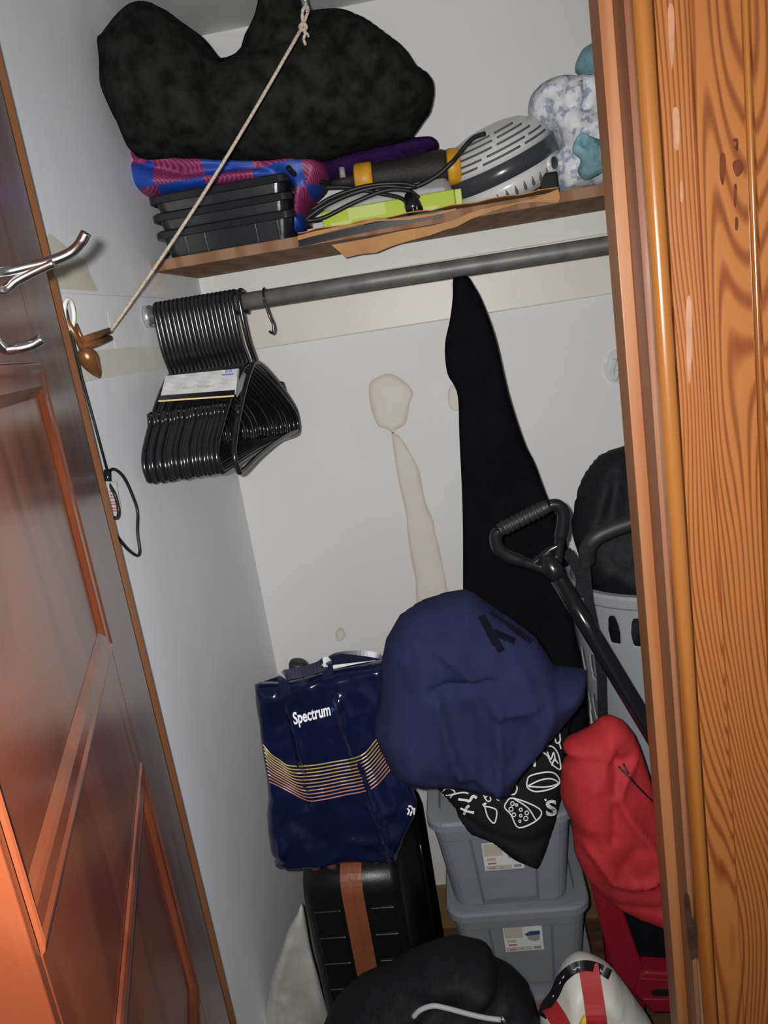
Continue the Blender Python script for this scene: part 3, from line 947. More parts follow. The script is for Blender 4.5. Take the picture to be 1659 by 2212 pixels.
# loose wire hook on the rod
hx = PY(583, 690, RODY)
pth = []
for k in range(9):
    a = math.radians(200 - k * 25)
    pth.append((hx[0], RODY + 0.0185 * math.cos(a), RODZ - 0.002 + 0.0185 * math.sin(a)))
pts = [PY(582, 683, RODY - 0.014), PY(589, 698, RODY - 0.014), PY(591, 712, RODY - 0.014), PY(588, 719, RODY - 0.014), PY(582, 716, RODY - 0.012)]
tag(tube('wire_hook', catmull([tuple(p) for p in pth[::-1]] + [tuple(p) for p in pts], 4), 0.0024, 'black_plastic'), 'small curled black wire hook hanging under the rod beside the hangers', 'hook')

# clear adhesive hook on the back wall
t = thing('adhesive_hook', PY(1322, 825, DB), 'translucent white adhesive hook on the back wall beside the door casing', 'hook')
pl = catmull([(1318, 762), (1340, 752), (1360, 765), (1362, 800), (1345, 826), (1320, 824), (1306, 805), (1307, 780)], 4, True)
fr = [PY(x, y, DB - 0.006) for x, y in pl]
link('plate', *prism_vf(fr, [p + np.array([0, 0.0059, 0]) for p in fr]), 'hook_clear', t, bevel=0.002)
tube('prong', catmull([PY(1330, 775, DB - 0.006), PY(1322, 805, DB - 0.016), PY(1330, 818, DB - 0.026), PY(1334, 800, DB - 0.03)], 5), 0.005, 'hook_clear', t)

# ================================================================== ON THE SHELF
def rr(w, d, r, n=6):
    """rounded rectangle, counter-clockwise, around the origin"""
    out = []
    for cx, cy, a0 in ((w - r, d - r, 0), (-w + r, d - r, 90), (-w + r, -d + r, 180), (w - r, -d + r, 270)):
        for k in range(n + 1):
            a = math.radians(a0 + 90 * k / n)
            out.append((cx + r * math.cos(a), cy + r * math.sin(a)))
    return out


def loft_vf(rings, cap0=True, cap1=True):
    n = len(rings[0])
    V = [tuple(p) for r in rings for p in r]
    Fc = []
    for i in range(len(rings) - 1):
        for k in range(n):
            Fc.append((i * n + k, i * n + (k + 1) % n, (i + 1) * n + (k + 1) % n, (i + 1) * n + k))
    if cap0: Fc.append(tuple(range(n - 1, -1, -1)))
    if cap1: Fc.append(tuple((len(rings) - 1) * n + k for k in range(n)))
    return V, Fc


xl = PY(345, 530, 1.625)[0]; xr_ = PY(641, 505, 1.625)[0]
tcx, tw = (xl + xr_) / 2, (xr_ - xl) / 2
tcy, td = 1.617 + 0.115, 0.115
labs = ['lowest of three stacked black plastic trays on the shelf', 'middle one of three stacked black plastic trays on the shelf', 'topmost of three stacked black plastic trays under the checked cloth']
for k in range(3):
    z0 = ZS + 0.0005 + k * 0.0335
    zr = ZS + 0.043 + k * 0.0335
    t = thing('plastic_tray', (tcx, tcy, z0), labs[k], 'tray', 'stacked black trays')
    rings = []
    for w_, z in ((tw - 0.014 + 0.0035 * 0, z0), (tw - 0.006, zr)):
        rings.append([(tcx + x, tcy + y, z) for x, y in rr(w_, td - (tw - w_), 0.02)])
    for w_, z in ((tw - 0.0095, zr), (tw - 0.0165, z0 + 0.003)):
        rings.append([(tcx + x, tcy + y, z) for x, y in rr(w_, td - (tw - w_), 0.02)])
    link('body', *loft_vf(rings), 'black_tray', t, smooth=False)
    rim = []
    for w_, z in ((tw - 0.008, zr - 0.004), (tw + 0.004, zr - 0.004), (tw + 0.004, zr + 0.008), (tw + 0.001, zr + 0.011), (tw - 0.009, zr + 0.011)):
        rim.append([(tcx + x, tcy + y, z) for x, y in rr(w_, td - (tw - w_), 0.02)])
    rim.append(rim[0])
    link('rim', *loft_vf(rim, False, False), 'black_tray', t)
    if k == 0:
        for u in (-0.62, -0.33, 0.42, 0.74):
            xx = tcx + u * tw
            yb = tcy - td + 0.0135; yt = tcy - td + 0.006
            link('rib', [(xx - 0.002, yb - 0.003, z0 + 0.003), (xx + 0.002, yb - 0.003, z0 + 0.003), (xx + 0.002, yt - 0.003, zr - 0.005), (xx - 0.002, yt - 0.003, zr - 0.005),
                          (xx - 0.002, yb + 0.002, z0 + 0.003), (xx + 0.002, yb + 0.002, z0 + 0.003), (xx + 0.002, yt + 0.002, zr - 0.005), (xx - 0.002, yt + 0.002, zr - 0.005)],
                 [(0, 1, 2, 3), (7, 6, 5, 4), (0, 4, 5, 1), (1, 5, 6, 2), (2, 6, 7, 3), (3, 7, 4, 0)], 'black_tray', t)

# checked cloth folded over the trays
J = Soft([(285, 332), (330, 329), (420, 338), (520, 346), (600, 346), (640, 340), (690, 345), (712, 372), (700, 410), (672, 440), (660, 470), (654, 500), (641, 502), (641, 440), (634, 404), (560, 412), (480, 420), (400, 428), (345, 434), (305, 420), (284, 385), (272, 350)],
         1.70, 0.085, 0.10, 0.022, 0.006, folds=[([(300, 352), (350, 372), (430, 388), (500, 378), (580, 374), (625, 388)], -0.020, 0.007), ([(668, 400), (662, 440), (655, 480)], -0.012, 0.006), ([(360, 405), (450, 402), (560, 395)], 0.008, 0.02)],
         wob=0.01, wsc=14)
jx = J.poly[:, 0]; jox = (jx.min() + jx.max()) / 2; joz = J.poly[:, 1].min()
jersey_mat((jox - PY(342, 400, 1.63)[0], 0.01, (joz - PY(450, 383, 1.63)[2]) * 2.1 + 0.098 * 2))
tag(J.build('checked_cloth', 'jersey'), 'folded blue and maroon checked cloth lying over the black trays', 'cloth')

# plush blanket
B = Soft([(298, 341), (270, 290), (246, 240), (229, 200), (227, 150), (222, 96), (236, 84), (252, 62), (274, 36), (298, 16), (330, 12), (362, 25), (395, 50), (440, 82), (474, 124), (492, 131), (522, 118),
          (530, 92), (550, 56), (560, 22), (568, -12), (640, -14), (656, 28), (690, 30), (740, 28), (790, 45), (840, 80), (880, 112), (902, 146), (930, 166), (938, 195), (930, 240), (914, 264), (890, 296),
          (860, 306), (800, 320), (740, 334), (680, 349), (600, 349), (480, 345), (380, 341)], 1.625, 0.12, 0.12, 0.10, 0.010, tx=0.10,
         folds=[([(655, 20), (690, 70), (780, 160), (870, 270)], -0.022, 0.022), ([(475, 130), (470, 180), (500, 250)], -0.02, 0.03), ([(530, 110), (600, 135), (640, 120)], -0.015, 0.02), ([(740, 60), (850, 130), (900, 220)], 0.012, 0.03)],
         wob=0.014, wsc=11, n=3, rid=0.009, rsc=26)
tag(B.build('plush_blanket', 'plush'), 'bulky black plush blanket piled on the shelf', 'blanket')

Pc = Soft([(662, 385), (678, 355), (720, 338), (790, 322), (850, 306), (880, 299), (930, 297), (946, 308), (945, 326), (925, 336), (890, 352), (840, 368), (790, 385), (730, 395), (690, 400)], 1.74, 0.06, 0.06, 0.03, 0.007,
          folds=[([(760, 372), (850, 352), (940, 318)], -0.008, 0.006)], wob=0.006, wsc=16)
tag(Pc.build('purple_fleece', 'purple_fleece'), 'purple fleece cloth sticking out under the black blanket', 'cloth')
Pc2 = Soft([(1068, 290), (1078, 272), (1100, 262), (1120, 258), (1150, 262), (1190, 268), (1196, 300), (1130, 310)], 1.83, 0.03, 0.04, 0.02, 0.006)
Pc2_o = tag(Pc2.build('purple_cloth', 'purple_fleece'), 'scrap of dark purple cloth behind the white round appliance', 'cloth')

# lime green box with clear lid
gl = PY(697, 480, 1.64)[0]; gr = PY(985, 445, 1.64)[0]
zg = ZS + 0.0048
t = thing('packaged_box', ((gl + gr) / 2, 1.70, zg), 'lime green box with clear plastic lid on the shelf cardboard', 'box')
box('base', gl, gr, 1.64, 1.77, zg, zg + 0.036, 'lime', t, bevel=0.002)
for a, b_, z0, z1 in ((0.20, 0.48, 0.012, 0.034), (0.06, 0.22, 0.003, 0.012), (0.66, 0.86, 0.004, 0.012)):
    box('label_panel', gl + (gr - gl) * a, gl + (gr - gl) * b_, 1.6392, 1.6402, zg + z0, zg + z1, 'lime_light', t)
box('end_flap', gr + 0.0005, gr + 0.014, 1.645, 1.76, zg, zg + 0.036, 'lime_light', t, bevel=0.002)
rings = []
for w_, z in ((1.0, 0.0365), (0.97, 0.052), (0.93, 0.060)):
    rings.append([((gl + gr) / 2 + x, 1.705 + y, zg + z) for x, y in rr((gr - gl) / 2 * w_ - 0.002, 0.062 * w_, 0.016)])
link('clear_lid', *loft_vf(rings), 'clear_film', t, smooth=False)

# work light
t = thing('work_light', PY(880, 400, 1.675), 'black corded tool with two yellow rings lying on the lime green box', 'tool')
wa, wb = PY(772, 388, 1.68), PY(988, 359, 1.68)
def ax(k): return wa + (wb - wa) * k
tube('barrel', [ax(0.10), ax(0.2), ax(0.5), ax(0.85), ax(0.88), ax(0.93)], [0.026, 0.0265, 0.029, 0.035, 0.033, 0.030], 'tool_black', t, 24)
tube('ring', [ax(-0.02), ax(0.0), ax(0.14), ax(0.16)], [0.0275, 0.0305, 0.0305, 0.0275], 'tool_yellow', t, 24)
tube('ring', [ax(0.90), ax(0.92), ax(1.01), ax(1.03)], [0.032, 0.0345, 0.034, 0.029], 'tool_yellow', t, 24)
tube('sleeve', [ax(-0.28) + np.array([0, 0, -0.004]), ax(-0.15), ax(0.0)], [0.008, 0.011, 0.013], 'tool_black', t, 16)
tube('switch', [PY(738, 362, 1.67), PY(741, 384, 1.67)], 0.006, 'sticker_grey', t, 12)
tube('cable', catmull([ax(-0.27) + np.array([0, 0, -0.004]), PY(690, 392, 1.655), PY(655, 385, 1.635), PY(634, 374, 1.615), PY(622, 362, 1.60)], 6), 0.0055, 'cord_black', t, 10)
t = thing('power_cord', PY(880, 440, 1.62), 'black power cord with plug bundled in front of the lime green box', 'cord')
cp = [PY(1048, 288, 1.64), PY(1020, 300, 1.635), PY(990, 335, 1.63), PY(975, 352, 1.625), PY(940, 382, 1.63), PY(890, 405, 1.63), PY(830, 402, 1.63), PY(770, 415, 1.628), PY(710, 440, 1.62), PY(668, 468, 1.618), PY(664, 476, 1.62), PY(700, 470, 1.62), PY(760, 440, 1.622), PY(830, 412, 1.625), PY(880, 412, 1.622), PY(905, 428, 1.618)]
tube('cord', catmull(cp, 6), 0.0045, 'cord_black', t, 8)
tube('cord', catmull([PY(700, 405, 1.63), PY(750, 405, 1.63), PY(820, 418, 1.628), PY(870, 430, 1.62), PY(882, 455, 1.615), PY(893, 462, 1.612)], 6), 0.004, 'cord_black', t, 8)
tube('cord', catmull([PY(670, 455, 1.625), PY(720, 425, 1.625), PY(790, 402, 1.625), PY(860, 396, 1.627), PY(900, 402, 1.625)], 6), 0.004, 'cord_black', t, 8)
pa, pb = PY(882, 420, 1.62), PY(897, 458, 1.606)
tube('plug', [pa, pa + (pb - pa) * 0.3, pa + (pb - pa) * 0.6, pb], [0.008, 0.013, 0.0165, 0.0165], 'black_plastic', t, 14)
for s in (-4, 4):
    q = PY(897 + s, 452 - s * 0.3, 1.604)
    box('prong', q[0] - 0.001, q[0] + 0.001, q[1] - 0.012, q[1] + 0.004, q[2] - 0.003, q[2] + 0.003, 'tool_yellow', t)

# cardboard and black folder at the shelf edge
f0, f1 = PY(644, 515, 1.60)[0], PY(960, 468, 1.60)[0]
lip = [PY(x, y, 1.6005) for x, y in [(644, 519), (726, 499), (813, 481), (861, 475), (957, 462), (960, 467), (861, 486), (740, 512), (646, 534)]]
v, f = join(prism_vf(lip, [p + np.array([0, 0.0055, 0]) for p in lip]), box_vf(f0, f1, 1.604, 1.80, ZS + 0.0003, ZS + 0.0022))
tag(link('black_folder', v, f, 'black_plastic'), 'flat black folder drooping over the shelf edge under the cardboard', 'folder')
t = thing('cardboard_sheet', PY(900, 470, 1.60), 'torn flattened brown cardboard lying along the shelf edge', 'cardboard')
c0, c1 = PY(643, 508, 1.595)[0], PY(1206, 412, 1.60)[0]
fe = []
NN = 40
for k in range(NN + 1):
    x = c0 + (c1 - c0) * k / NN
    fe.append((x, 1.594 + random.uniform(-0.004, 0.004)))
V = [(x, y, ZS + 0.0026 + 0.003 * abs(math.sin(x * 37))) for x, y in fe] + [(x, y, ZS + 0.0042 + 0.003 * abs(math.sin(x * 37))) for x, y in fe] \
    + [(x, 1.81, ZS + 0.0042) for x, y in fe] + [(x, 1.81, ZS + 0.0026) for x, y in fe]
Fc = []
n = NN + 1
for k in range(NN):
    for a in range(4):
        b_ = (a + 1) % 4
        Fc.append((a * n + k, a * n + k + 1, b_ * n + k + 1, b_ * n + k))
Fc += [(0, n, 2 * n, 3 * n), (3 * n + NN, 2 * n + NN, n + NN, NN)]
link('sheet', V, Fc, 'cardboard', t)
prism('flap', [(716, 529), (800, 514), (860, 500), (930, 488), (980, 476), (1010, 462), (1040, 452), (1062, 448), (1065, 456), (1040, 465), (1018, 473), (986, 490), (960, 497), (930, 508), (900, 516), (860, 527), (838, 535), (812, 546), (780, 549), (745, 557), (738, 548)], 1.592, 0.003, 'cardboard', t)
prism('flap', [(1060, 447), (1120, 437), (1160, 427), (1206, 408), (1210, 428), (1204, 438), (1160, 436), (1120, 440), (1066, 456)], 1.590, 0.003, 'cardboard', t)
prism('torn_edge', [(642, 510), (680, 499), (726, 490), (780, 480), (813, 469), (840, 473), (883, 468), (930, 461), (985, 450), (985, 455), (930, 467), (883, 475), (813, 478), (770, 488), (726, 497), (644, 519)], 1.590, 0.003, 'cardboard', t)

# white round appliance
ac = PY(1080, 360, 1.745)
mw = Matrix.Translation(Vector(ac)) @ Matrix.Rotation(math.radians(-17), 4, 'Y') @ Matrix.Rotation(math.radians(14), 4, 'X')
t = thing('round_appliance', ac - np.array([0, 0, 0.07]), 'white round plastic appliance with dark band, tipped over on the shelf', 'appliance')
link('dome', *lathe_vf([(0.004, 0.080), (0.04, 0.078), (0.07, 0.071), (0.094, 0.056), (0.108, 0.037), (0.116, 0.018)], 64, mw), 'appliance_white', t, smooth=True)
link('band', *lathe_vf([(0.115, 0.0185), (0.119, 0.017), (0.120, 0.0), (0.119, -0.014), (0.115, -0.0155)], 64, mw), 'appliance_band', t, smooth=True)
link('base', *lathe_vf([(0.116, -0.015), (0.113, -0.035), (0.106, -0.050), (0.099, -0.052), (0.096, -0.056), (0.090, -0.060), (0.03, -0.060)], 64, mw), 'appliance_white', t, smooth=True)
def arc(r, z, a0, a1, n=10):
    return [mw @ Vector((r * math.cos(math.radians(a0 + (a1 - a0) * k / n)), r * math.sin(math.radians(a0 + (a1 - a0) * k / n)), z)) for k in range(n + 1)]
for r_, z, sp in ((0.1120, 0.0295, ((-160, -118), (-112, -72), (-66, -30))), (0.1065, 0.0395, ((-150, -112), (-106, -62), (-56, -30))), (0.0985, 0.0505, ((-145, -98), (-92, -45))), (0.0885, 0.0605, ((-140, -95), (-88, -50))), (0.075, 0.0690, ((-130, -95), (-88, -55)))):
    for a0, a1 in sp:
        tube('vent_slot', arc(r_, z, a0, a1), 0.0022, 'vent_dark', t, 6)
for k in range(11):
    a = math.radians(-138 + k * 9.5)
    p = lambda dr, dz: mw @ Vector(((0.111 + dr) * math.cos(a), (0.111 + dr) * math.sin(a), -0.040 + dz))
    tube('vent_hole', [p(0.0022, 0.010), p(0.0005, 0.003), p(-0.001, -0.004), p(-0.002, -0.008)], [0.0008, 0.0026, 0.0036, 0.0015], 'vent_dark', t, 8)
a = math.radians(-42)
bp_ = mw @ Vector((0.112 * math.cos(a), 0.112 * math.sin(a), -0.030))
bn = (mw.to_3x3() @ Vector((math.cos(a), math.sin(a), -0.1))).normalized()
tube('knob_ring', [bp_ - bn * 0.01, bp_ + bn * 0.006, bp_ + bn * 0.007], [0.019, 0.017, 0.014], 'appliance_white', t, 24)
tube('knob', [bp_ + bn * 0.004, bp_ + bn * 0.0085], [0.0125, 0.0115], 'appliance_band', t, 24)
fq = PY(1185, 402, 1.68)
box('foot', fq[0] - 0.016, fq[0] + 0.018, 1.665, 1.70, ZS + 0.0045, ZS + 0.045, 'black_plastic', t, bevel=0.004)

# floral and teal bundles at the right end of the shelf
Fb = Soft([(1140, 236), (1150, 202), (1185, 174), (1240, 165), (1310, 168), (1380, 180), (1400, 260), (1395, 395), (1330, 402), (1260, 410), (1212, 418), (1200, 392), (1188, 365), (1196, 335), (1206, 320), (1186, 288), (1160, 266), (1144, 256)],
          1.75, 0.075, 0.08, 0.05, 0.008, folds=[([(1270, 220), (1235, 285), (1215, 325)], -0.02, 0.012), ([(1160, 240), (1220, 245), (1262, 238)], -0.016, 0.010), ([(1262, 238), (1290, 260), (1320, 250)], -0.02, 0.010), ([(1262, 238), (1255, 190)], -0.014, 0.012), ([(1262, 238), (1300, 210)], -0.014, 0.01),
                                                  ([(1210, 325), (1230, 370), (1240, 400)], -0.014, 0.012), ([(1205, 270), (1190, 300)], 0.012, 0.014)], wob=0.012, wsc=22, rid=0.05, rsc=30, rang=35)
tag(Fb.build('floral_bundle', 'floral_cloth'), 'crumpled white and blue floral fabric bundle at the right end of the shelf', 'fabric')
Tb1 = Soft([(1242, 150), (1252, 118), (1270, 98), (1310, 92), (1390, 96), (1400, 190), (1300, 178), (1262, 168)], 1.80, 0.05, 0.05, 0.04, 0.008, folds=[([(1250, 155), (1280, 152), (1310, 165)], -0.01, 0.008)], wob=0.01, wsc=20, rid=0.025, rsc=22)
tag(Tb1.build('teal_cloth', 'teal_cloth'), 'pale teal cloth on top of the floral bundle beside the casing', 'fabric')
Tb2 = Soft([(1236, 325), (1246, 296), (1262, 286), (1275, 294), (1310, 304), (1370, 310), (1370, 380), (1310, 372), (1290, 380), (1265, 390), (1248, 372), (1254, 345)], 1.665, 0.015, 0.03, 0.03, 0.005, folds=[([(1262, 300), (1275, 350), (1262, 380)], -0.01, 0.008), ([(1300, 320), (1310, 360)], 0.008, 0.01)], wob=0.012, wsc=24, rid=0.03, rsc=30)
tag(Tb2.build('teal_sheet', 'teal_cloth'), 'teal sheet bulging from the floral bundle just above the shelf', 'fabric')

# ================================================================== GARMENT
G = Soft([(980, 598), (1008, 596), (1020, 612), (1040, 648), (1070, 730), (1098, 850), (1132, 955), (1154, 1000), (1184, 1080), (1222, 1160), (1232, 1290), (1248, 1390), (1266, 1450), (1270, 1540), (1272, 1640), (1190, 1660), (1060, 1660), (1000, 1640), (1000, 1400), (1000, 1270), (999, 1100),
          (992, 940), (988, 850), (966, 806), (961, 745), (972, 690), (978, 640)], 1.55, 0.022, 0.02, 0.03, 0.012, folds=[([(1060, 900), (1090, 1150), (1110, 1400)], 0.012, 0.03), ([(1020, 760), (1035, 1000), (1040, 1300)], -0.010, 0.02), ([(1140, 1100), (1190, 1350)], -0.01, 0.025)], wob=0.01, wsc=8, n=4)
tag(G.build('black_garment', 'black_cloth'), 'long black garment hanging straight down from the rod', 'garment')

# ================================================================== STORAGE TOTES
TC = (PY(960, 1965, 1.42)[0] + PY(1275, 1925, 1.42)[0]) / 2
TWd = (PY(1275, 1925, 1.42)[0] - PY(960, 1965, 1.42)[0]) / 2
zA, zB = PY(1060, 1772, 1.42)[2], PY(1100, 1970, 1.42)[2]
sp = zA - zB
TY, TD = 1.42 + 0.225, 0.225
print('tote', TC, TWd, zA, zB, sp)


def tote_ring(w, d, r, rec, z):
    """footprint with pillars at the corners and a recessed middle at the front and the back"""
    pts = []
    n = 5
    def corner(cx, cy, a0):
        return [(cx + r * math.cos(math.radians(a0 + 90 * k / n)), cy + r * math.sin(math.radians(a0 + 90 * k / n))) for k in range(n + 1)]
    pts += corner(w - r, d - r, 0)
    pts += [(w * 0.50, d), (w * 0.46, d - rec), (-w * 0.46, d - rec), (-w * 0.50, d)]
    pts += corner(-w + r, d - r, 90)
    pts += [(-w, d * 0.45), (-w + rec, d * 0.40), (-w + rec, -d * 0.40), (-w, -d * 0.45)]
    pts += corner(-w + r, -d + r, 180)
    pts += [(-w * 0.50, -d), (-w * 0.46, -d + rec), (w * 0.46, -d + rec), (w * 0.50, -d)]
    pts += corner(w - r, -d + r, 270)
    pts += [(w, -d * 0.45), (w - rec, -d * 0.40), (w - rec, d * 0.40), (w, d * 0.45)]
    return [(x, y, z) for x, y in pts]


def tote(ztop, hgt, label, sticker, dx=0.0, dy=0.0, rot=0.0):
    zb = ztop - hgt
    cx, cy = TC + dx, TY + dy
    t = thing('storage_tote', (cx, cy, zb), label, 'storage tote', 'grey storage totes')
    w1, d1 = TWd - 0.010, TD - 0.010
    zr = ztop - 0.024
    rings = [tote_ring(w1 * 0.83, d1 * 0.92, 0.03, 0.010, zb), tote_ring(w1 * 0.845, d1 * 0.925, 0.032, 0.010, zb + 0.006), tote_ring(w1 * 0.975, d1 * 0.985, 0.035, 0.010, zr - 0.03),
             tote_ring(w1 * 0.98, d1 * 0.988, 0.035, 0.0005, zr - 0.028), tote_ring(w1, d1, 0.036, 0.0, zr)]
    body = link('body', *loft_vf([[(x + cx, y + cy, z) for x, y, z in r] for r in rings]), 'tote_grey', t, bevel=0.002)
    L = []
    W, Dp = TWd, TD
    for ins, z in ((0.008, zr + 0.0002), (0.0, zr + 0.002), (0.0, ztop - 0.007), (0.003, ztop - 0.001), (0.008, ztop), (0.026, ztop), (0.030, ztop - 0.010), (0.060, ztop - 0.010), (0.064, ztop - 0.003), (0.10, ztop - 0.003)):
        L.append([(cx + x, cy + y, z) for x, y in rr(W - ins, Dp - ins, 0.045 if ins < 0.03 else 0.03)])
    link('lid', *loft_vf(L), 'tote_grey', t, bevel=0.0)
    if sticker:
        # printed label on the recessed middle of the front
        def fpt(x, z, n=0.0):
            k = (z - zb - 0.006) / (zr - 0.036 - zb)
            y = -(d1 * (0.925 + (0.985 - 0.925) * k)) + 0.010
            return (cx + x, cy + y - n, z)
        zl1 = zr - 0.036 + sticker[1]; zl0 = zl1 - 0.072; xa, xb = sticker[0] - 0.042, sticker[0] + 0.042
        def quad(name, x0, x1, z0, z1, m, n0, parent):
            fr = [fpt(x0, z0, n0), fpt(x1, z0, n0), fpt(x1, z1, n0), fpt(x0, z1, n0)]
            return link(name, *prism_vf(fr, [(p[0], p[1] + 0.0005, p[2]) for p in fr]), m, parent)
        st = quad('label_sticker', xa, xb, zl0, zl1, 'sticker_white', 0.0008, body)
        quad('label_print', xa + 0.002, xa + 0.042, zl1 - 0.034, zl1 - 0.002, 'sticker_tan', 0.0014, body)
        quad('label_print', xa + 0.002, xa + 0.058, zl0 + 0.002, zl0 + 0.013, 'sticker_tan', 0.0014, body)
        quad('label_print', xa + 0.006, xa + 0.026, zl0 + 0.025, zl0 + 0.034, 'sticker_tan', 0.0014, body)
        quad('label_print', xa + 0.008, xa + 0.026, zl0 + 0.0165, zl0 + 0.0205, 'sticker_red', 0.0014, body)
        quad('label_print', xa + 0.010, xa + 0.023, zl0 + 0.004, zl0 + 0.009, 'sticker_grey', 0.0019, body)
        quad('label_print', xa + 0.034, xa + 0.039, zl0 + 0.0045, zl0 + 0.0095, 'sticker_grey', 0.0019, body)
        quad('label_print', xa + 0.062, xa + 0.078, zl0 + 0.004, zl0 + 0.012, 'sticker_grey', 0.0014, body)
        # little picture of the tote: dark lid over a grey tub
        pc = [(0.045, 0.046), (0.058, 0.054), (0.079, 0.054), (0.079, 0.044), (0.050, 0.042)]
        fr = [fpt(xa + a_, zl0 + b_, 0.0014) for a_, b_ in pc]
        link('label_print', *prism_vf(fr, [(p[0], p[1] + 0.0005, p[2]) for p in fr]), 'sticker_blue', body)
        pc = [(0.050, 0.042), (0.079, 0.044), (0.077, 0.030), (0.068, 0.025), (0.053, 0.030)]
        fr = [fpt(xa + a_, zl0 + b_, 0.0014) for a_, b_ in pc]
        link('label_print', *prism_vf(fr, [(p[0], p[1] + 0.0005, p[2]) for p in fr]), 'sticker_grey', body)
    return t


tote(zA, sp, 'upper grey plastic storage tote, half covered by the black printed bag', (-0.004, -0.012), dx=-0.012)
tote(zB, sp, 'middle grey plastic storage tote with paper label on its front', (0.004, 0.004), dx=0.0)
tote(zB - sp, zB - sp, 'lowest grey plastic storage tote, mostly hidden behind the black duffel', None, dx=0.0)

# ================================================================== SUITCASES
sx0, sx1 = PY(658, 1980, 1.29)[0], PY(872, 1950, 1.29)[0]
szt = PY(760, 1885, 1.29)[2]
scx = (sx0 + sx1) / 2; shw = (sx1 - sx0) / 2
syf, syb = 1.29, 1.62
t = thing('hard_suitcase', (scx, (syf + syb) / 2, 0), 'black ribbed suitcase with brown leather strap below the navy tote bag', 'suitcase')
def yz_ring(x, ins):
    out = []
    r = 0.055
    hy, hz = (syb - syf) / 2 - ins, (szt - 0.03) / 2 - ins
    for y, z in rr(hy, hz, r):
        out.append((x, (syf + syb) / 2 + y, 0.03 + hz + ins + z))
    return out
rg = [yz_ring(sx0, 0.020), yz_ring(sx0 + 0.006, 0.006), yz_ring(sx0 + 0.020, 0.0), yz_ring(sx1 - 0.020, 0.0), yz_ring(sx1 - 0.006, 0.006), yz_ring(sx1, 0.020)]
link('shell', *loft_vf(rg), 'black_shell', t, smooth=True)
mid = scx + 0.004
st_w = 0.021
strap = []
for y, z in [(1.50, szt + 0.003), (1.40, szt + 0.003), (1.355, szt + 0.0028)]:
    strap.append((mid, y, z))
for k in range(1, 9):
    a = math.radians(90 * k / 8)
    strap.append((mid, syf + 0.055 - (0.058) * math.sin(a), szt - 0.055 + 0.058 * math.cos(a)))
for z in (0.5, 0.4, 0.3, 0.2, 0.1):
    strap.append((mid, syf - 0.003, z))
def strip(path, w_, th):
    V, Fc = [], []
    P = [Vector(p) for p in path]
    for i in range(len(P)):
        tt = (P[min(i + 1, len(P) - 1)] - P[max(i - 1, 0)]).normalized()
        nn = Vector((1, 0, 0)).cross(tt)
        for sx, sn in ((-1, 0), (1, 0), (1, 1), (-1, 1)):
            V.append(tuple(P[i] + Vector((sx * w_ / 2, 0, 0)) + nn * (sn * th)))
    for i in range(len(P) - 1):
        for k in range(4):
            Fc.append((i * 4 + k, i * 4 + (k + 1) % 4, i * 4 + 4 + (k + 1) % 4, i * 4 + 4 + k))
    Fc.append((3, 2, 1, 0)); Fc.append(tuple((len(P) - 1) * 4 + k for k in range(4)))
    return V, Fc
link('leather_strap', *strip(strap, 0.043, 0.002), 'leather', t)
zp = [(x - 0.002, y - 0.0028 if z < szt - 0.03 else y - 0.001, z + (0.003 if z > szt - 0.03 else 0)) for x, y, z in strap[:12]]
link('zipper', *strip(zp, 0.009, 0.002), 'leather', t)
for xa_, xb_ in ((667, 692), (702, 728)):
    p0, p1 = PY(xa_, 1868, 1.318), PY(xb_, 1866, 1.318)
    tube('handle_end', catmull([((p0[0] + p1[0]) / 2, 1.330, szt - 0.012), ((p0[0] + p1[0]) / 2, 1.318, szt + 0.006), ((p0[0] + p1[0]) / 2, 1.325, szt + 0.020), ((p0[0] + p1[0]) / 2, 1.345, szt + 0.022)], 5), 0.0105, 'leather', t, 12)
tube('handle', [(p0[0] + 0.01, 1.345, szt + 0.021), (p0[0] - 0.012, 1.42, szt + 0.024), (p0[0] - 0.012, 1.48, szt + 0.012)], 0.010, 'leather', t, 12)
for zz in np.arange(szt - 0.105, 0.08, -0.062):
    for xa, xb in ((sx0 + 0.020, mid - 0.028), (mid + 0.028, sx1 - 0.018)):
        box('rib', xa, xb, syf - 0.0045, syf + 0.006, zz - 0.024, zz + 0.024, 'black_shell', t, bevel=0.0035)
for xx in (sx0 + 0.02, sx1 - 0.02):
    for yy in (syf + 0.06, syb - 0.06):
        tube('wheel', [(xx - 0.011, yy, 0.022), (xx + 0.011, yy, 0.022)], 0.022, 'black_plastic', t, 16)
# second black case behind
bx0, bx1 = PY(700, 1900, 1.66)[0] + 0.02, PY(880, 1800, 1.66)[0] + 0.03
zt2 = PY(880, 1785, 1.66)[2]
t = thing('soft_suitcase', ((bx0 + bx1) / 2, 1.75, 0), 'tall black fabric suitcase standing behind the strapped one', 'suitcase')
rg = []
cyy = 1.745
for w_, z in ((0.97, 0.03), (1.0, 0.05), (1.0, zt2 - 0.05), (0.95, zt2 - 0.015), (0.82, zt2)):
    rg.append([((bx0 + bx1) / 2 + x * 1, cyy + y, z) for x, y in rr((bx1 - bx0) / 2 * w_, 0.10 * w_, 0.035)])
link('body', *loft_vf(rg), 'black_cloth', t, smooth=True)
tube('piping', [(bx1 - 0.003, 1.645 + 0.012, 0.06), (bx1 - 0.003, 1.645 + 0.012, 0.4), (bx1 - 0.003, 1.645 + 0.012, zt2 - 0.05)], 0.004, 'black_plastic', t, 8)
box('foot', bx0 + 0.01, bx1 - 0.01, 1.67, 1.82, 0, 0.031, 'black_plastic', t)

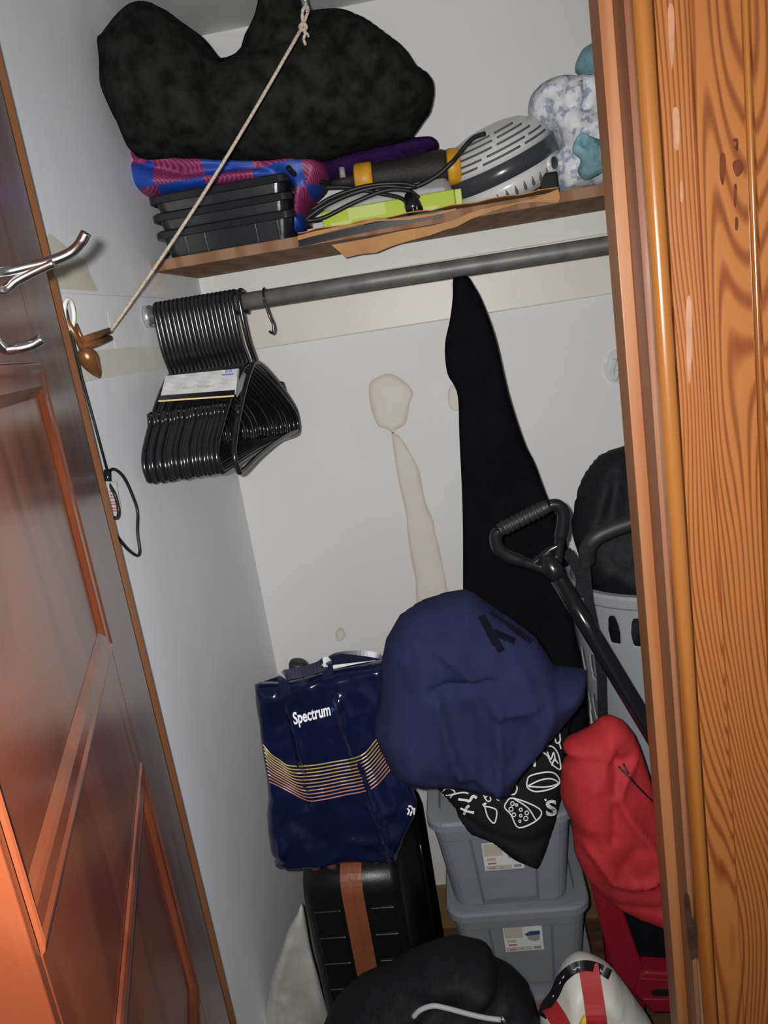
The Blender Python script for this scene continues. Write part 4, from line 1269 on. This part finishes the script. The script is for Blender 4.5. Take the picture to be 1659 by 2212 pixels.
# ================================================================== NAVY TOTE BAG WITH LETTERING
t = thing('shopping_bag', PY(720, 1862, 1.28), 'glossy navy shopping bag with white lettering and gold stripes on the black suitcase', 'bag')
SB = Soft([(551, 1479), (600, 1478), (632, 1474), (690, 1457), (720, 1449), (811, 1432), (832, 1428), (850, 1500), (862, 1580), (872, 1640), (888, 1690), (902, 1735), (896, 1760), (878, 1795), (862, 1840), (856, 1860), (800, 1858), (720, 1862), (660, 1868), (625, 1868), (592, 1862), (600, 1850), (585, 1830), (579, 1790), (577, 1755), (580, 1720), (575, 1660), (566, 1610), (560, 1560), (553, 1520)],
          1.275, 0.018, 0.03, 0.016, 0.005, smooth=False, rid=0.014, rsc=13, folds=[([(612, 1478), (616, 1530), (628, 1600), (648, 1660), (668, 1730)], -0.010, 0.008), ([(735, 1496), (765, 1600), (800, 1700), (832, 1775), (852, 1850)], 0.012, 0.0045), ([(644, 1580), (655, 1625), (665, 1655)], 0.006, 0.005), ([(612, 1800), (616, 1835)], 0.012, 0.016),
                                                        ([(760, 1800), (810, 1812), (845, 1828)], 0.006, 0.006), ([(640, 1760), (700, 1800)], -0.006, 0.02)], wob=0.010, wsc=9, seed=2.0)
sb = SB.build('front_panel', 'navy_gloss', t)
Tl = [(563.6, 1602.5), (584, 1628), (604, 1642), (624, 1654), (668.5, 1654), (720, 1646), (779.4, 1632.7), (809.5, 1602), (830, 1575)]
Bl = [(576, 1686), (598, 1696), (620, 1707), (663.7, 1729), (695, 1727.5), (745, 1717), (803.5, 1702.6), (844.5, 1660), (862, 1640)]
for k in range(11):
    a = k / 10
    L = [((1 - a) * p[0] + a * q[0], (1 - a) * p[1] + a * q[1]) for p, q in zip(Tl, Bl)]
    nm = 'stripe_%d' % k
    if nm not in MATS:
        mat(nm, (0.40 - 0.02 * a, 0.31 - 0.15 * a, 0.10 + 0.02 * a), 0.4, 0.4)
    strokes('gold_stripe', SB, [L], 0.0021, nm, sb, lift=0.0016, n=4)
def spec_map(u, v):
    x = 635 + u * 80 + v * -5.5; y = 1565 - u * 21 - v * 36
    return SB.fp(x, y, 0.0025)
v, f = text_vf('Spectrum', spec_map, bold=0.028)
link('lettering', v, f, 'logo_white', sb)
tri = [(716, 1527), (723, 1532), (717, 1540)]
fr = [SB.fp(x, y, 0.0018) for x, y in tri]
link('arrow_mark', *prism_vf(fr, [p + np.array([0, 0.0005, 0]) for p in fr]), 'logo_blue', sb)
strokes('side_print', SB, [[(880, 1760), (884, 1752), (880, 1746)], [(886, 1762), (890, 1752)], [(892, 1750), (888, 1742), (882, 1742)], [(894, 1760), (895, 1745)]], 0.003, 'print_white', sb)
prism('back_panel', [(551, 1479), (600, 1462), (640, 1452), (690, 1430), (735, 1412), (800, 1420), (834, 1428), (834, 1480), (560, 1500)], 1.318, 0.002, 'navy_dark', t)
prism('white_lining', [(630, 1473), (660, 1461), (688, 1450), (722, 1437), (812, 1427), (818, 1432), (818, 1460), (632, 1490)], 1.308, 0.002, 'paper', t)
def strap_band(name, px, Yv, w_, m, parent):
    pts = catmull(px, 5)
    return link(name, *ribbon_vf([PY(x, y, Yv) for x, y in pts], w_, 0.002), m, parent)
strap_band('handle', [(618, 1502), (614, 1478), (612, 1464), (618, 1458), (650, 1452), (690, 1440), (704, 1430), (707, 1446), (710, 1468)], 1.252, 0.019, 'navy_dark', t)
strap_band('handle', [(700, 1440), (716, 1424), (736, 1416), (780, 1413), (812, 1418), (832, 1430)], 1.322, 0.014, 'navy_dark', t)
# dark round tip poking up behind the bag
t = thing('pole_tip', PY(640, 1500, 1.40), 'dark grey rounded pole end sticking up behind the navy shopping bag', 'pole')
q0, q1 = PY(640, 1490, 1.40), PY(644, 1428, 1.40)
tube('pole', [(q0[0], q0[1], szt + 0.001), q0, q0 + (q1 - q0) * 0.6], 0.012, 'black_plastic', t, 14)
tube('cap', [q0 + (q1 - q0) * 0.55, q0 + (q1 - q0) * 0.62, q0 + (q1 - q0) * 0.9, q0 + (q1 - q0) * 0.99, q1], [0.012, 0.0165, 0.018, 0.0155, 0.007], 'grip_grey', t, 18)

# ================================================================== BLACK PRINTED BAG AND BLUE BAG
PB = Soft([(930, 1688), (948, 1702), (984, 1745), (990, 1765), (1012, 1795), (1060, 1812), (1108, 1850), (1140, 1862), (1163, 1869), (1180, 1830), (1200, 1770), (1212, 1720), (1218, 1660), (1226, 1590), (1240, 1520), (1200, 1480), (1100, 1500), (1000, 1580), (940, 1640)],
          1.375, 0.040, 0.022, 0.05, 0.007, tz=0.10, smooth=False, folds=[([(985, 1745), (1050, 1775), (1110, 1795), (1190, 1795)], -0.008, 0.010), ([(1110, 1800), (1163, 1866)], 0.006, 0.02)], wob=0.008, wsc=10)
t = tag(PB.build('printed_bag', 'black_print_bag'), 'black fabric bag with white food drawings drooping over the top tote', 'bag')
PLs = [
    [(1091, 1737), (1108, 1724), (1165, 1747), (1162, 1770), (1121, 1788), (1104, 1760), (1091, 1746), (1091, 1737)],
    [(1108, 1724), (1140, 1745), (1158, 1772)],
    [(1047, 1742), (1060, 1744), (1073, 1752), (1068, 1778), (1054, 1765), (1047, 1742)], [(1042, 1738), (1050, 1735), (1044, 1742)],
    [(1138, 1690), (1145, 1676), (1180, 1668), (1200, 1672), (1209, 1690), (1190, 1704), (1158, 1710), (1140, 1702), (1138, 1690)], [(1140, 1698), (1165, 1686), (1190, 1682), (1206, 1692), (1180, 1700), (1142, 1699)],
    [(1167, 1622), (1180, 1612), (1195, 1614), (1206, 1630), (1211, 1655), (1208, 1662), (1192, 1650), (1182, 1632), (1167, 1622)], [(1182, 1624), (1190, 1640), (1196, 1625), (1200, 1645)], [(1192, 1654), (1198, 1640), (1206, 1650)],
    [(1198, 1590), (1202, 1605), (1210, 1600), (1208, 1580)], [(1208, 1605), (1212, 1618)],
    [(1065, 1706), (1075, 1728), (1080, 1722), (1072, 1708)], [(1085, 1692), (1095, 1700), (1088, 1715), (1100, 1716), (1112, 1715), (1117, 1702), (1110, 1690), (1100, 1685)], [(1090, 1722), (1096, 1712)],
    [(1042, 1712), (1052, 1730), (1060, 1728), (1056, 1718), (1046, 1724)], [(982, 1696), (1000, 1702), (1020, 1708), (1032, 1706)],
    [(955, 1710), (965, 1703), (978, 1706), (982, 1714), (968, 1718), (957, 1716)], [(972, 1724), (980, 1716), (1000, 1712), (1012, 1714)],
]
strokes('white_drawing', PB, PLs, 0.0026, 'print_white', t, n=4)
strokes('white_drawing', PB, [[(1150, 1634), (1154, 1644), (1155, 1656)], [(995, 1745), (1010, 1752), (1024, 1755)], [(1002, 1760), (1008, 1745), (1014, 1740)], [(990, 1726), (1005, 1728), (1014, 1730), (1022, 1720), (1030, 1724)]], 0.0052, 'print_white', t)
circ = []
for cx, cy, rr_ in ((1107, 1736, 4), (1116, 1739, 2.6), (1104, 1748, 4.5), (1125, 1749, 3.4), (1138, 1756, 4), (1125, 1762, 2.8), (1136, 1768, 4.6), (1123, 1774, 2.5), (1110, 1760, 4)):
    circ.append([(cx + rr_ * math.cos(a_), cy + rr_ * math.sin(a_)) for a_ in np.linspace(0, 2 * PI, 9)])
strokes('white_drawing', PB, circ, 0.0018, 'print_white', t, n=2)
v, f = text_vf('S', lambda u, v_: PB.fp(1180 + u * 24 + v_ * -3, 1762 - u * 2 - v_ * 46, 0.0030), bold=0.03)
link('lettering', v, f, 'print_white', t)
strokes('white_drawing', PB, [[(1177, 1726), (1180, 1730)]], 0.004, 'print_white', t)

BB = Soft([(905, 1302), (958, 1284), (1008, 1276), (1022, 1282), (1060, 1308), (1110, 1342), (1160, 1380), (1180, 1410), (1200, 1442), (1240, 1446), (1266, 1447), (1264, 1490), (1258, 1505), (1215, 1560), (1172, 1608), (1130, 1655), (1100, 1706), (1060, 1702), (985, 1690), (920, 1688), (875, 1680), (845, 1658), (822, 1612), (807, 1575), (812, 1540), (822, 1500), (822, 1440), (834, 1380), (862, 1332)],
          1.235, 0.085, 0.075, 0.10, 0.007, smooth=False, tz=0.12,
          folds=[([(938, 1452), (985, 1440), (1045, 1436), (1062, 1436)], -0.016, 0.007), ([(945, 1468), (960, 1530), (982, 1600), (1000, 1640)], 0.014, 0.010), ([(872, 1400), (885, 1362), (915, 1350), (960, 1375), (1000, 1402), (1040, 1450), (1068, 1488)], 0.009, 0.006),
                 ([(1072, 1490), (1120, 1490), (1180, 1462)], 0.010, 0.006), ([(1068, 1490), (1072, 1570), (1070, 1680)], 0.010, 0.006), ([(1182, 1466), (1178, 1520), (1150, 1590), (1110, 1640)], 0.012, 0.010), ([(1010, 1500), (1020, 1580), (1020, 1650)], -0.012, 0.02),
                 ([(895, 1460), (905, 1560), (930, 1640)], -0.010, 0.018), ([(1120, 1520), (1110, 1590)], -0.010, 0.02), ([(850, 1500), (848, 1580), (870, 1650)], 0.008, 0.010), ([(990, 1625), (1030, 1640), (1066, 1655)], 0.008, 0.007), ([(905, 1302), (880, 1380), (870, 1450)], -0.008, 0.02)],
          wob=0.010, wsc=9, seed=5.0, rid=0.026, rsc=12, rang=-8)
t = tag(BB.build('navy_bag', 'navy_cloth'), 'stuffed dull navy blue fabric bag piled on top of the totes', 'bag')
for a_, b_, wd in (((1037, 1331), (1081, 1409), 0.017), ((1066, 1366), (1112, 1387), 0.013), ((1058, 1322), (1100, 1350), 0.006), ((1098, 1350), (1148, 1386), 0.009)):
    mid_ = ((a_[0] + b_[0]) / 2, (a_[1] + b_[1]) / 2)
    link('black_print', *ribbon_vf([BB.fp(*a_, 0.002), BB.fp(*((np.array(a_) * 3 + np.array(b_)) / 4), 0.002), BB.fp(*mid_, 0.002), BB.fp(*((np.array(a_) + np.array(b_) * 3) / 4), 0.002), BB.fp(*b_, 0.002)], wd, 0.0006), 'navy_print', t)

# ================================================================== RIGHT SIDE: STOOL, BASKET, BACKPACK, SHOVEL, RED BAG
t = thing('step_stool', (0.36, 1.34, 0), 'red plastic folding stool with black panel at the lower right', 'stool')
prism('side_post', [(1272, 1895), (1330, 1920), (1345, 1963), (1372, 2040), (1393, 2098), (1410, 2190), (1328, 2112), (1300, 2010)], 1.27, 0.05, 'red_plastic', t, bevel=0.006)
prism('cross_bar', [(1394, 2100), (1480, 2106), (1600, 2090), (1600, 2180), (1480, 2188), (1410, 2190), (1370, 2150), (1380, 2110)], 1.262, 0.05, 'red_plastic', t, bevel=0.006)
prism('ridge', [(1385, 2114), (1480, 2120), (1480, 2128), (1390, 2124)], 1.256, 0.01, 'red_plastic', t, bevel=0.002)
prism('ridge', [(1388, 2158), (1480, 2160), (1480, 2167), (1396, 2166)], 1.256, 0.01, 'red_plastic', t, bevel=0.002)
prism('slot', [(1406, 2142), (1416, 2138), (1500, 2138), (1500, 2152), (1412, 2152)], 1.2605, 0.006, 'black_plastic', t)
prism('panel', [(1336, 1930), (1480, 1900), (1500, 2106), (1394, 2102), (1368, 2040), (1342, 1962)], 1.30, 0.02, 'black_cloth', t)
zst = PY(1300, 1900, 1.30)[2]
box('seat', 0.17, 0.60, 1.30, 1.66, zst - 0.03, zst, 'red_plastic', t, bevel=0.008)
for xx in (0.20, 0.57):
    for yy in (1.33, 1.63):
        box('leg', xx - 0.016, xx + 0.016, yy - 0.016, yy + 0.016, 0, zst - 0.03, 'red_plastic', t, bevel=0.004)

# laundry basket
bz = 1.172
ZB0 = zst + 0.001
bcx, bcy, brx, bry = 0.355, 1.485, 0.185, 0.165
def bpos(th, z, dr=0.0):
    k = (z - ZB0) / (bz - ZB0)
    sc = 0.80 + 0.20 * k
    return (bcx + (brx * sc + dr) * math.cos(th), bcy + (bry * sc + dr) * math.sin(th), z)
t = thing('laundry_basket', (bcx, bcy, ZB0), 'grey plastic laundry basket with arched holes beside the shovel', 'basket')
holes = []
Cm = 0.17
for row, (zc, hh) in enumerate(((bz - 0.068, 0.034), (bz - 0.165, 0.034), (bz - 0.262, 0.034), (bz - 0.359, 0.034), (bz - 0.450, 0.03))):
    for k in range(24):
        if row in (1, 2) and 14 <= k <= 18:
            continue                                   # the plain field on the front
        th = 2 * PI * (k + 0.5 * (row % 2)) / 24 + 0.02
        u = th * Cm
        holes.append([(u - 0.010, zc - hh * 0.9), (u + 0.010, zc - hh * 0.9), (u + 0.0125, zc - hh * 0.2), (u + 0.009, zc + hh * 0.5), (u, zc + hh), (u - 0.009, zc + hh * 0.5), (u - 0.0125, zc - hh * 0.2)])
big = []
P, quads, dist, ins = None, None, None, None
U1 = 2 * PI * Cm
step = 0.0045
nx = int(U1 / step); ny = int((bz - 0.012 - ZB0) / step)
gx, gy = np.meshgrid(np.arange(nx) * U1 / nx, ZB0 + np.arange(ny + 1) * (bz - 0.012 - ZB0) / ny)
Pg = np.stack([gx.ravel(), gy.ravel()], 1)
s_all = np.full(len(Pg), -1.0); nr = Pg.copy()
for hpoly in holes:
    hq = np.array(hpoly); c_ = hq.mean(0)
    sel = np.where((np.abs(Pg[:, 0] - c_[0]) < 0.03) & (np.abs(Pg[:, 1] - c_[1]) < 0.05))[0]
    if len(sel) == 0: continue
    hs, hn = poly_sdf(Pg[sel], hq)
    inn = hs < 0
    s_all[sel[inn]] = 1.0; nr[sel[inn]] = hn[inn]
solid = s_all < 0
Pg[~solid] = nr[~solid]
V = [bpos(p[0] / Cm, p[1]) for p in Pg]
Fc = []
for j in range(ny):
    for i in range(nx):
        q = (j * nx + i, j * nx + (i + 1) % nx, (j + 1) * nx + (i + 1) % nx, (j + 1) * nx + i)
        if any(solid[v] for v in q):
            Fc.append(q)
bw = link('wall', V, Fc, 'basket_grey', t, smooth=True)
md = bw.modifiers.new('thick', 'SOLIDIFY'); md.thickness = 0.003; md.offset = -1
rimp = [bpos(2 * PI * k / 60, bz, 0.004) for k in range(60)]
V, Fc = [], []
rp = [(-0.006, -0.024), (0.006, -0.024), (0.010, -0.020), (0.012, -0.003), (0.008, 0.002), (-0.004, 0.002), (-0.006, 0.0)]
for k in range(60):
    th = 2 * PI * k / 60
    for dr, dz in rp:
        x, y, _ = bpos(th, bz, dr)
        V.append((x, y, bz + dz))
m_ = len(rp)
for k in range(60):
    for a in range(m_):
        Fc.append((k * m_ + a, ((k + 1) % 60) * m_ + a, ((k + 1) % 60) * m_ + (a + 1) % m_, k * m_ + (a + 1) % m_))
link('rim', V, Fc, 'basket_grey', t, smooth=False, bevel=0.0)
link('bottom', *loft_vf([[bpos(2 * PI * k / 40, ZB0 + dz, -0.001) for k in range(40)] for dz in (0.0, 0.004)]), 'basket_grey', t)

# backpack in the basket
BPk = Soft([(1400, 948), (1345, 968), (1302, 984), (1272, 1018), (1252, 1056), (1240, 1108), (1236, 1150), (1250, 1200), (1262, 1240), (1286, 1290), (1310, 1400), (1330, 1480), (1420, 1500), (1500, 1470), (1520, 1100), (1480, 980)],
           1.47, 0.085, 0.10, 0.07, 0.009, folds=[([(1330, 990), (1310, 1080), (1300, 1180)], -0.014, 0.008), ([(1300, 1030), (1270, 1120), (1262, 1180)], 0.010, 0.008), ([(1300, 1210), (1340, 1230), (1380, 1225)], 0.010, 0.012)], wob=0.010, wsc=14, rid=0.035, rsc=17, rang=12)
t = thing('backpack', PY(1360, 1290, 1.47), 'black backpack stuffed into the grey laundry basket', 'bag')
BPk.build('body', 'black_nylon', t)
strap_band('strap', [(1262, 1180), (1266, 1240), (1272, 1300), (1288, 1380), (1298, 1450), (1300, 1500), (1302, 1570), (1306, 1640)], 1.29, 0.016, 'black_nylon', t)
strap_band('strap', [(1222, 1190), (1240, 1215), (1256, 1250), (1250, 1290)], 1.36, 0.02, 'black_nylon', t)
tube('padded_handle', catmull([PY(1420, 1112, 1.31), PY(1360, 1130, 1.31), PY(1315, 1146, 1.31), PY(1284, 1163, 1.31), PY(1270, 1185, 1.315), PY(1268, 1212, 1.33)], 6), 0.0145, 'grip_grey', t, 16)

# shovel
t = thing('shovel', PY(1395, 1570, 1.24), 'black D-handled shovel leaning in front of the laundry basket', 'shovel')
hy = 1.25
ga, gb = PY(1078, 1146, hy), PY(1186, 1092, hy)
gp, gr_ = [], []
for k in range(33):
    u = k / 32
    gp.append(ga + (gb - ga) * u); gr_.append(0.0118 + 0.0016 * math.sin(u * PI * 20) * (1 if 0.1 < u < 0.9 else 0) - (0.0015 if u < 0.08 or u > 0.92 else 0))
tube('grip', gp, gr_, 'grip_grey', t, 16)
tube('yoke', catmull([ga, PY(1071, 1160, hy), PY(1076, 1182, hy), PY(1094, 1200, hy), PY(1130, 1214, hy), PY(1165, 1226, hy), PY(1192, 1238, hy)], 6), [0.0105] * 24 + [0.0085] * 13, 'black_plastic', t, 12, flat=0.8)
tube('yoke', catmull([gb, PY(1204, 1092, hy), PY(1216, 1108, hy), PY(1216, 1132, hy), PY(1210, 1165, hy), PY(1206, 1195, hy), PY(1202, 1230, hy)], 6), [0.0105] * 24 + [0.0085] * 13, 'black_plastic', t, 12, flat=0.8)
tube('brace', catmull([PY(1150, 1219, hy), PY(1172, 1202, hy), PY(1188, 1188, hy), PY(1208, 1178, hy)], 5), 0.006, 'black_plastic', t, 10)
s0 = PY(1176, 1198, hy - 0.002); s1 = PY(1400, 1572, 1.19)
dv = s1 - s0
tube('socket', [s0, s0 + dv * 0.09, s0 + dv * 0.13], [0.0135, 0.0165, 0.0155], 'black_plastic', t, 16)
kend = min(2.9, (s0[2] - 0.15) / (s0[2] - s1[2]), (hy - 1.075) / (hy - 1.19))
mat('shaft_gloss', (0.008, 0.008, 0.010), 0.13, 0.7)
tube('shaft', [s0 + dv * 0.08, s0 + dv * 0.5, s1, s0 + dv * kend], 0.0145, 'shaft_gloss', t, 18)

# red drawstring bag
RB = Soft([(1215, 1608), (1228, 1597), (1250, 1588), (1272, 1577), (1299, 1554), (1325, 1549), (1352, 1562), (1372, 1588), (1386, 1622), (1405, 1680), (1420, 1732), (1450, 1822), (1478, 1920), (1490, 2020), (1440, 1995), (1373, 1972), (1325, 1947), (1286, 1915), (1257, 1880), (1240, 1838), (1235, 1777), (1218, 1740), (1210, 1715), (1210, 1680), (1215, 1651), (1228, 1632), (1218, 1622)],
          1.205, 0.055, 0.05, 0.06, 0.006, smooth=False, folds=[([(1240, 1776), (1275, 1810), (1310, 1855), (1355, 1870), (1400, 1855), (1412, 1825), (1395, 1790), (1350, 1730), (1320, 1685)], 0.012, 0.007), ([(1228, 1620), (1290, 1620), (1340, 1620)], -0.012, 0.012), ([(1320, 1600), (1318, 1680), (1312, 1770)], -0.010, 0.007), ([(1375, 1610), (1335, 1655), (1322, 1680)], 0.010, 0.006),
                                                              ([(1300, 1560), (1310, 1600), (1290, 1630)], 0.008, 0.007), ([(1310, 1920), (1380, 1925), (1430, 1915)], -0.006, 0.012), ([(1270, 1660), (1262, 1740)], 0.010, 0.025), ([(1360, 1790), (1335, 1830)], -0.006, 0.012)], wob=0.008, wsc=13, seed=7, rid=0.016, rsc=15, rang=-14)
t = tag(RB.build('red_bag', 'red_cloth'), 'bright red drawstring bag beside the door casing', 'bag')
for L in ([(1336, 1656), (1360, 1680), (1390, 1712), (1416, 1736)], [(1347, 1650), (1356, 1668), (1372, 1692), (1395, 1716)]):
    pts = [RB.fp(x, y, 0.003) for x, y in catmull(L, 4)]
    tube('drawstring', pts, 0.0016, 'cord_black', t, 8)

# ================================================================== FLOOR LEVEL, IN FRONT
t = Soft([(652, 1955), (640, 1978), (622, 2010), (604, 2060), (586, 2112), (576, 2170), (573, 2230), (585, 2400), (600, 2560), (770, 2560), (742, 2380), (712, 2214), (692, 2132), (672, 2060), (660, 1990)], 1.33, 0.012, 0.03, 0.02, 0.008,
         folds=[([(622, 2030), (600, 2120), (592, 2260)], 0.010, 0.006), ([(618, 2150), (640, 2230)], 0.010, 0.006), ([(650, 2060), (655, 2200)], -0.008, 0.02)], wob=0.008, wsc=12)
tag(t.build('garment_bag', 'beige_film'), 'translucent beige plastic bag squeezed between left wall and suitcase', 'bag')

DF = Soft([(690, 2240), (715, 2190), (760, 2152), (830, 2122), (872, 2096), (925, 2076), (985, 2062), (1062, 2078), (1072, 2096), (1078, 2112), (1118, 2130), (1150, 2162), (1166, 2210), (1168, 2300), (1160, 2520), (1000, 2580), (760, 2560), (690, 2420)],
          1.12, 0.075, 0.085, 0.05, 0.008, smooth=False, folds=[([(985, 2064), (1060, 2080), (1082, 2120)], 0.014, 0.012), ([(880, 2110), (960, 2130), (1060, 2120)], -0.012, 0.02), ([(890, 2200), (935, 2176), (1000, 2192), (1090, 2208)], 0.006, 0.008), ([(800, 2150), (860, 2180)], -0.01, 0.02), ([(1075, 2120), (1080, 2200)], -0.010, 0.012)], wob=0.014, wsc=9, seed=11, rid=0.040, rsc=15, rang=62)
t = tag(DF.build('duffel_bag', 'black_nylon'), 'black nylon duffel bag with silver piping at the bottom of the closet', 'bag')
pp = [DF.fp(x, y, 0.003) for x, y in catmull([(893, 2197), (908, 2182), (935, 2173), (965, 2178), (1010, 2190), (1050, 2199), (1082, 2203)], 5)]
pl_ = min(p[1] for p in pp) - 0.001
tube('piping', [PY(x, y, pl_) for x, y in catmull([(893, 2197), (908, 2182), (935, 2173), (965, 2178), (1010, 2190), (1050, 2199), (1082, 2203)], 5)], 0.0042, 'silver_pipe', t, 8)
tube('zip_pull', [DF.fp(1084, 2198, 0.004), DF.fp(1092, 2210, 0.004)], 0.003, 'zinc', t, 8)

WB = Soft([(1165, 2212), (1170, 2180), (1193, 2145), (1208, 2110), (1225, 2090), (1248, 2079), (1270, 2078), (1296, 2086), (1325, 2102), (1352, 2132), (1385, 2178), (1412, 2220), (1440, 2300), (1450, 2560), (1300, 2600), (1170, 2560), (1160, 2320)], 1.135, 0.065, 0.06, 0.06, 0.008,
          folds=[([(1230, 2110), (1225, 2180), (1232, 2250)], 0.008, 0.012), ([(1330, 2150), (1350, 2200)], -0.010, 0.012), ([(1310, 2110), (1340, 2170), (1380, 2210)], 0.008, 0.01)], wob=0.010, wsc=12, seed=3, rid=0.016, rsc=18, rang=-25)
t = thing('grocery_bag', PY(1290, 2560, 1.135), 'white shopping bag with red handles and black lettered trim at the bottom right', 'bag')
wb_ = WB.build('body', 'white_bag', t)
trim = [(1170, 2196), (1180, 2172), (1198, 2146), (1212, 2116), (1230, 2098), (1250, 2088), (1272, 2086), (1296, 2093), (1318, 2106)]
link('black_trim', *ribbon_vf([WB.fp(x, y, 0.002) for x, y in catmull(trim, 4)], 0.016, 0.0012), 'black_plastic', wb_)
mk = []
for cx, cy, r_ in ((1241, 2090, 4), (1250, 2088, 2.5), (1214, 2108, 4), (1208, 2122, 2.5), (1197, 2140, 2.6), (1193, 2150, 2.6), (1300, 2095, 3)):
    mk.append([(cx + r_ * math.cos(a_), cy + r_ * 1.2 * math.sin(a_)) for a_ in np.linspace(0, 2 * PI, 8)])
strokes('white_lettering', WB, mk, 0.0013, 'print_white', wb_, lift=0.0034, n=2)
for L, wd in (([(1270, 2082), (1276, 2120), (1284, 2170), (1290, 2220), (1294, 2300)], 0.033), ([(1176, 2158), (1192, 2180), (1210, 2210), (1224, 2245), (1240, 2300)], 0.030)):
    q = [WB.fp(x, y, 0.004) for x, y in L]
    y0_, y1_ = q[0][1], min(p[1] for p in q) - 0.004
    C_ = catmull(L, 4)
    link('red_handle', *ribbon_vf([PY(x, y, y0_ + (y1_ - y0_) * min(1, 1.6 * k / len(C_))) for k, (x, y) in enumerate(C_)], wd, 0.002), 'red_strap', wb_)
tube('yellow_tag', catmull([WB.fp(1256, 2225, 0.006), WB.fp(1262, 2206, 0.008), WB.fp(1272, 2196, 0.008), WB.fp(1276, 2210, 0.006)], 5), 0.006, 'yellow', t, 10)
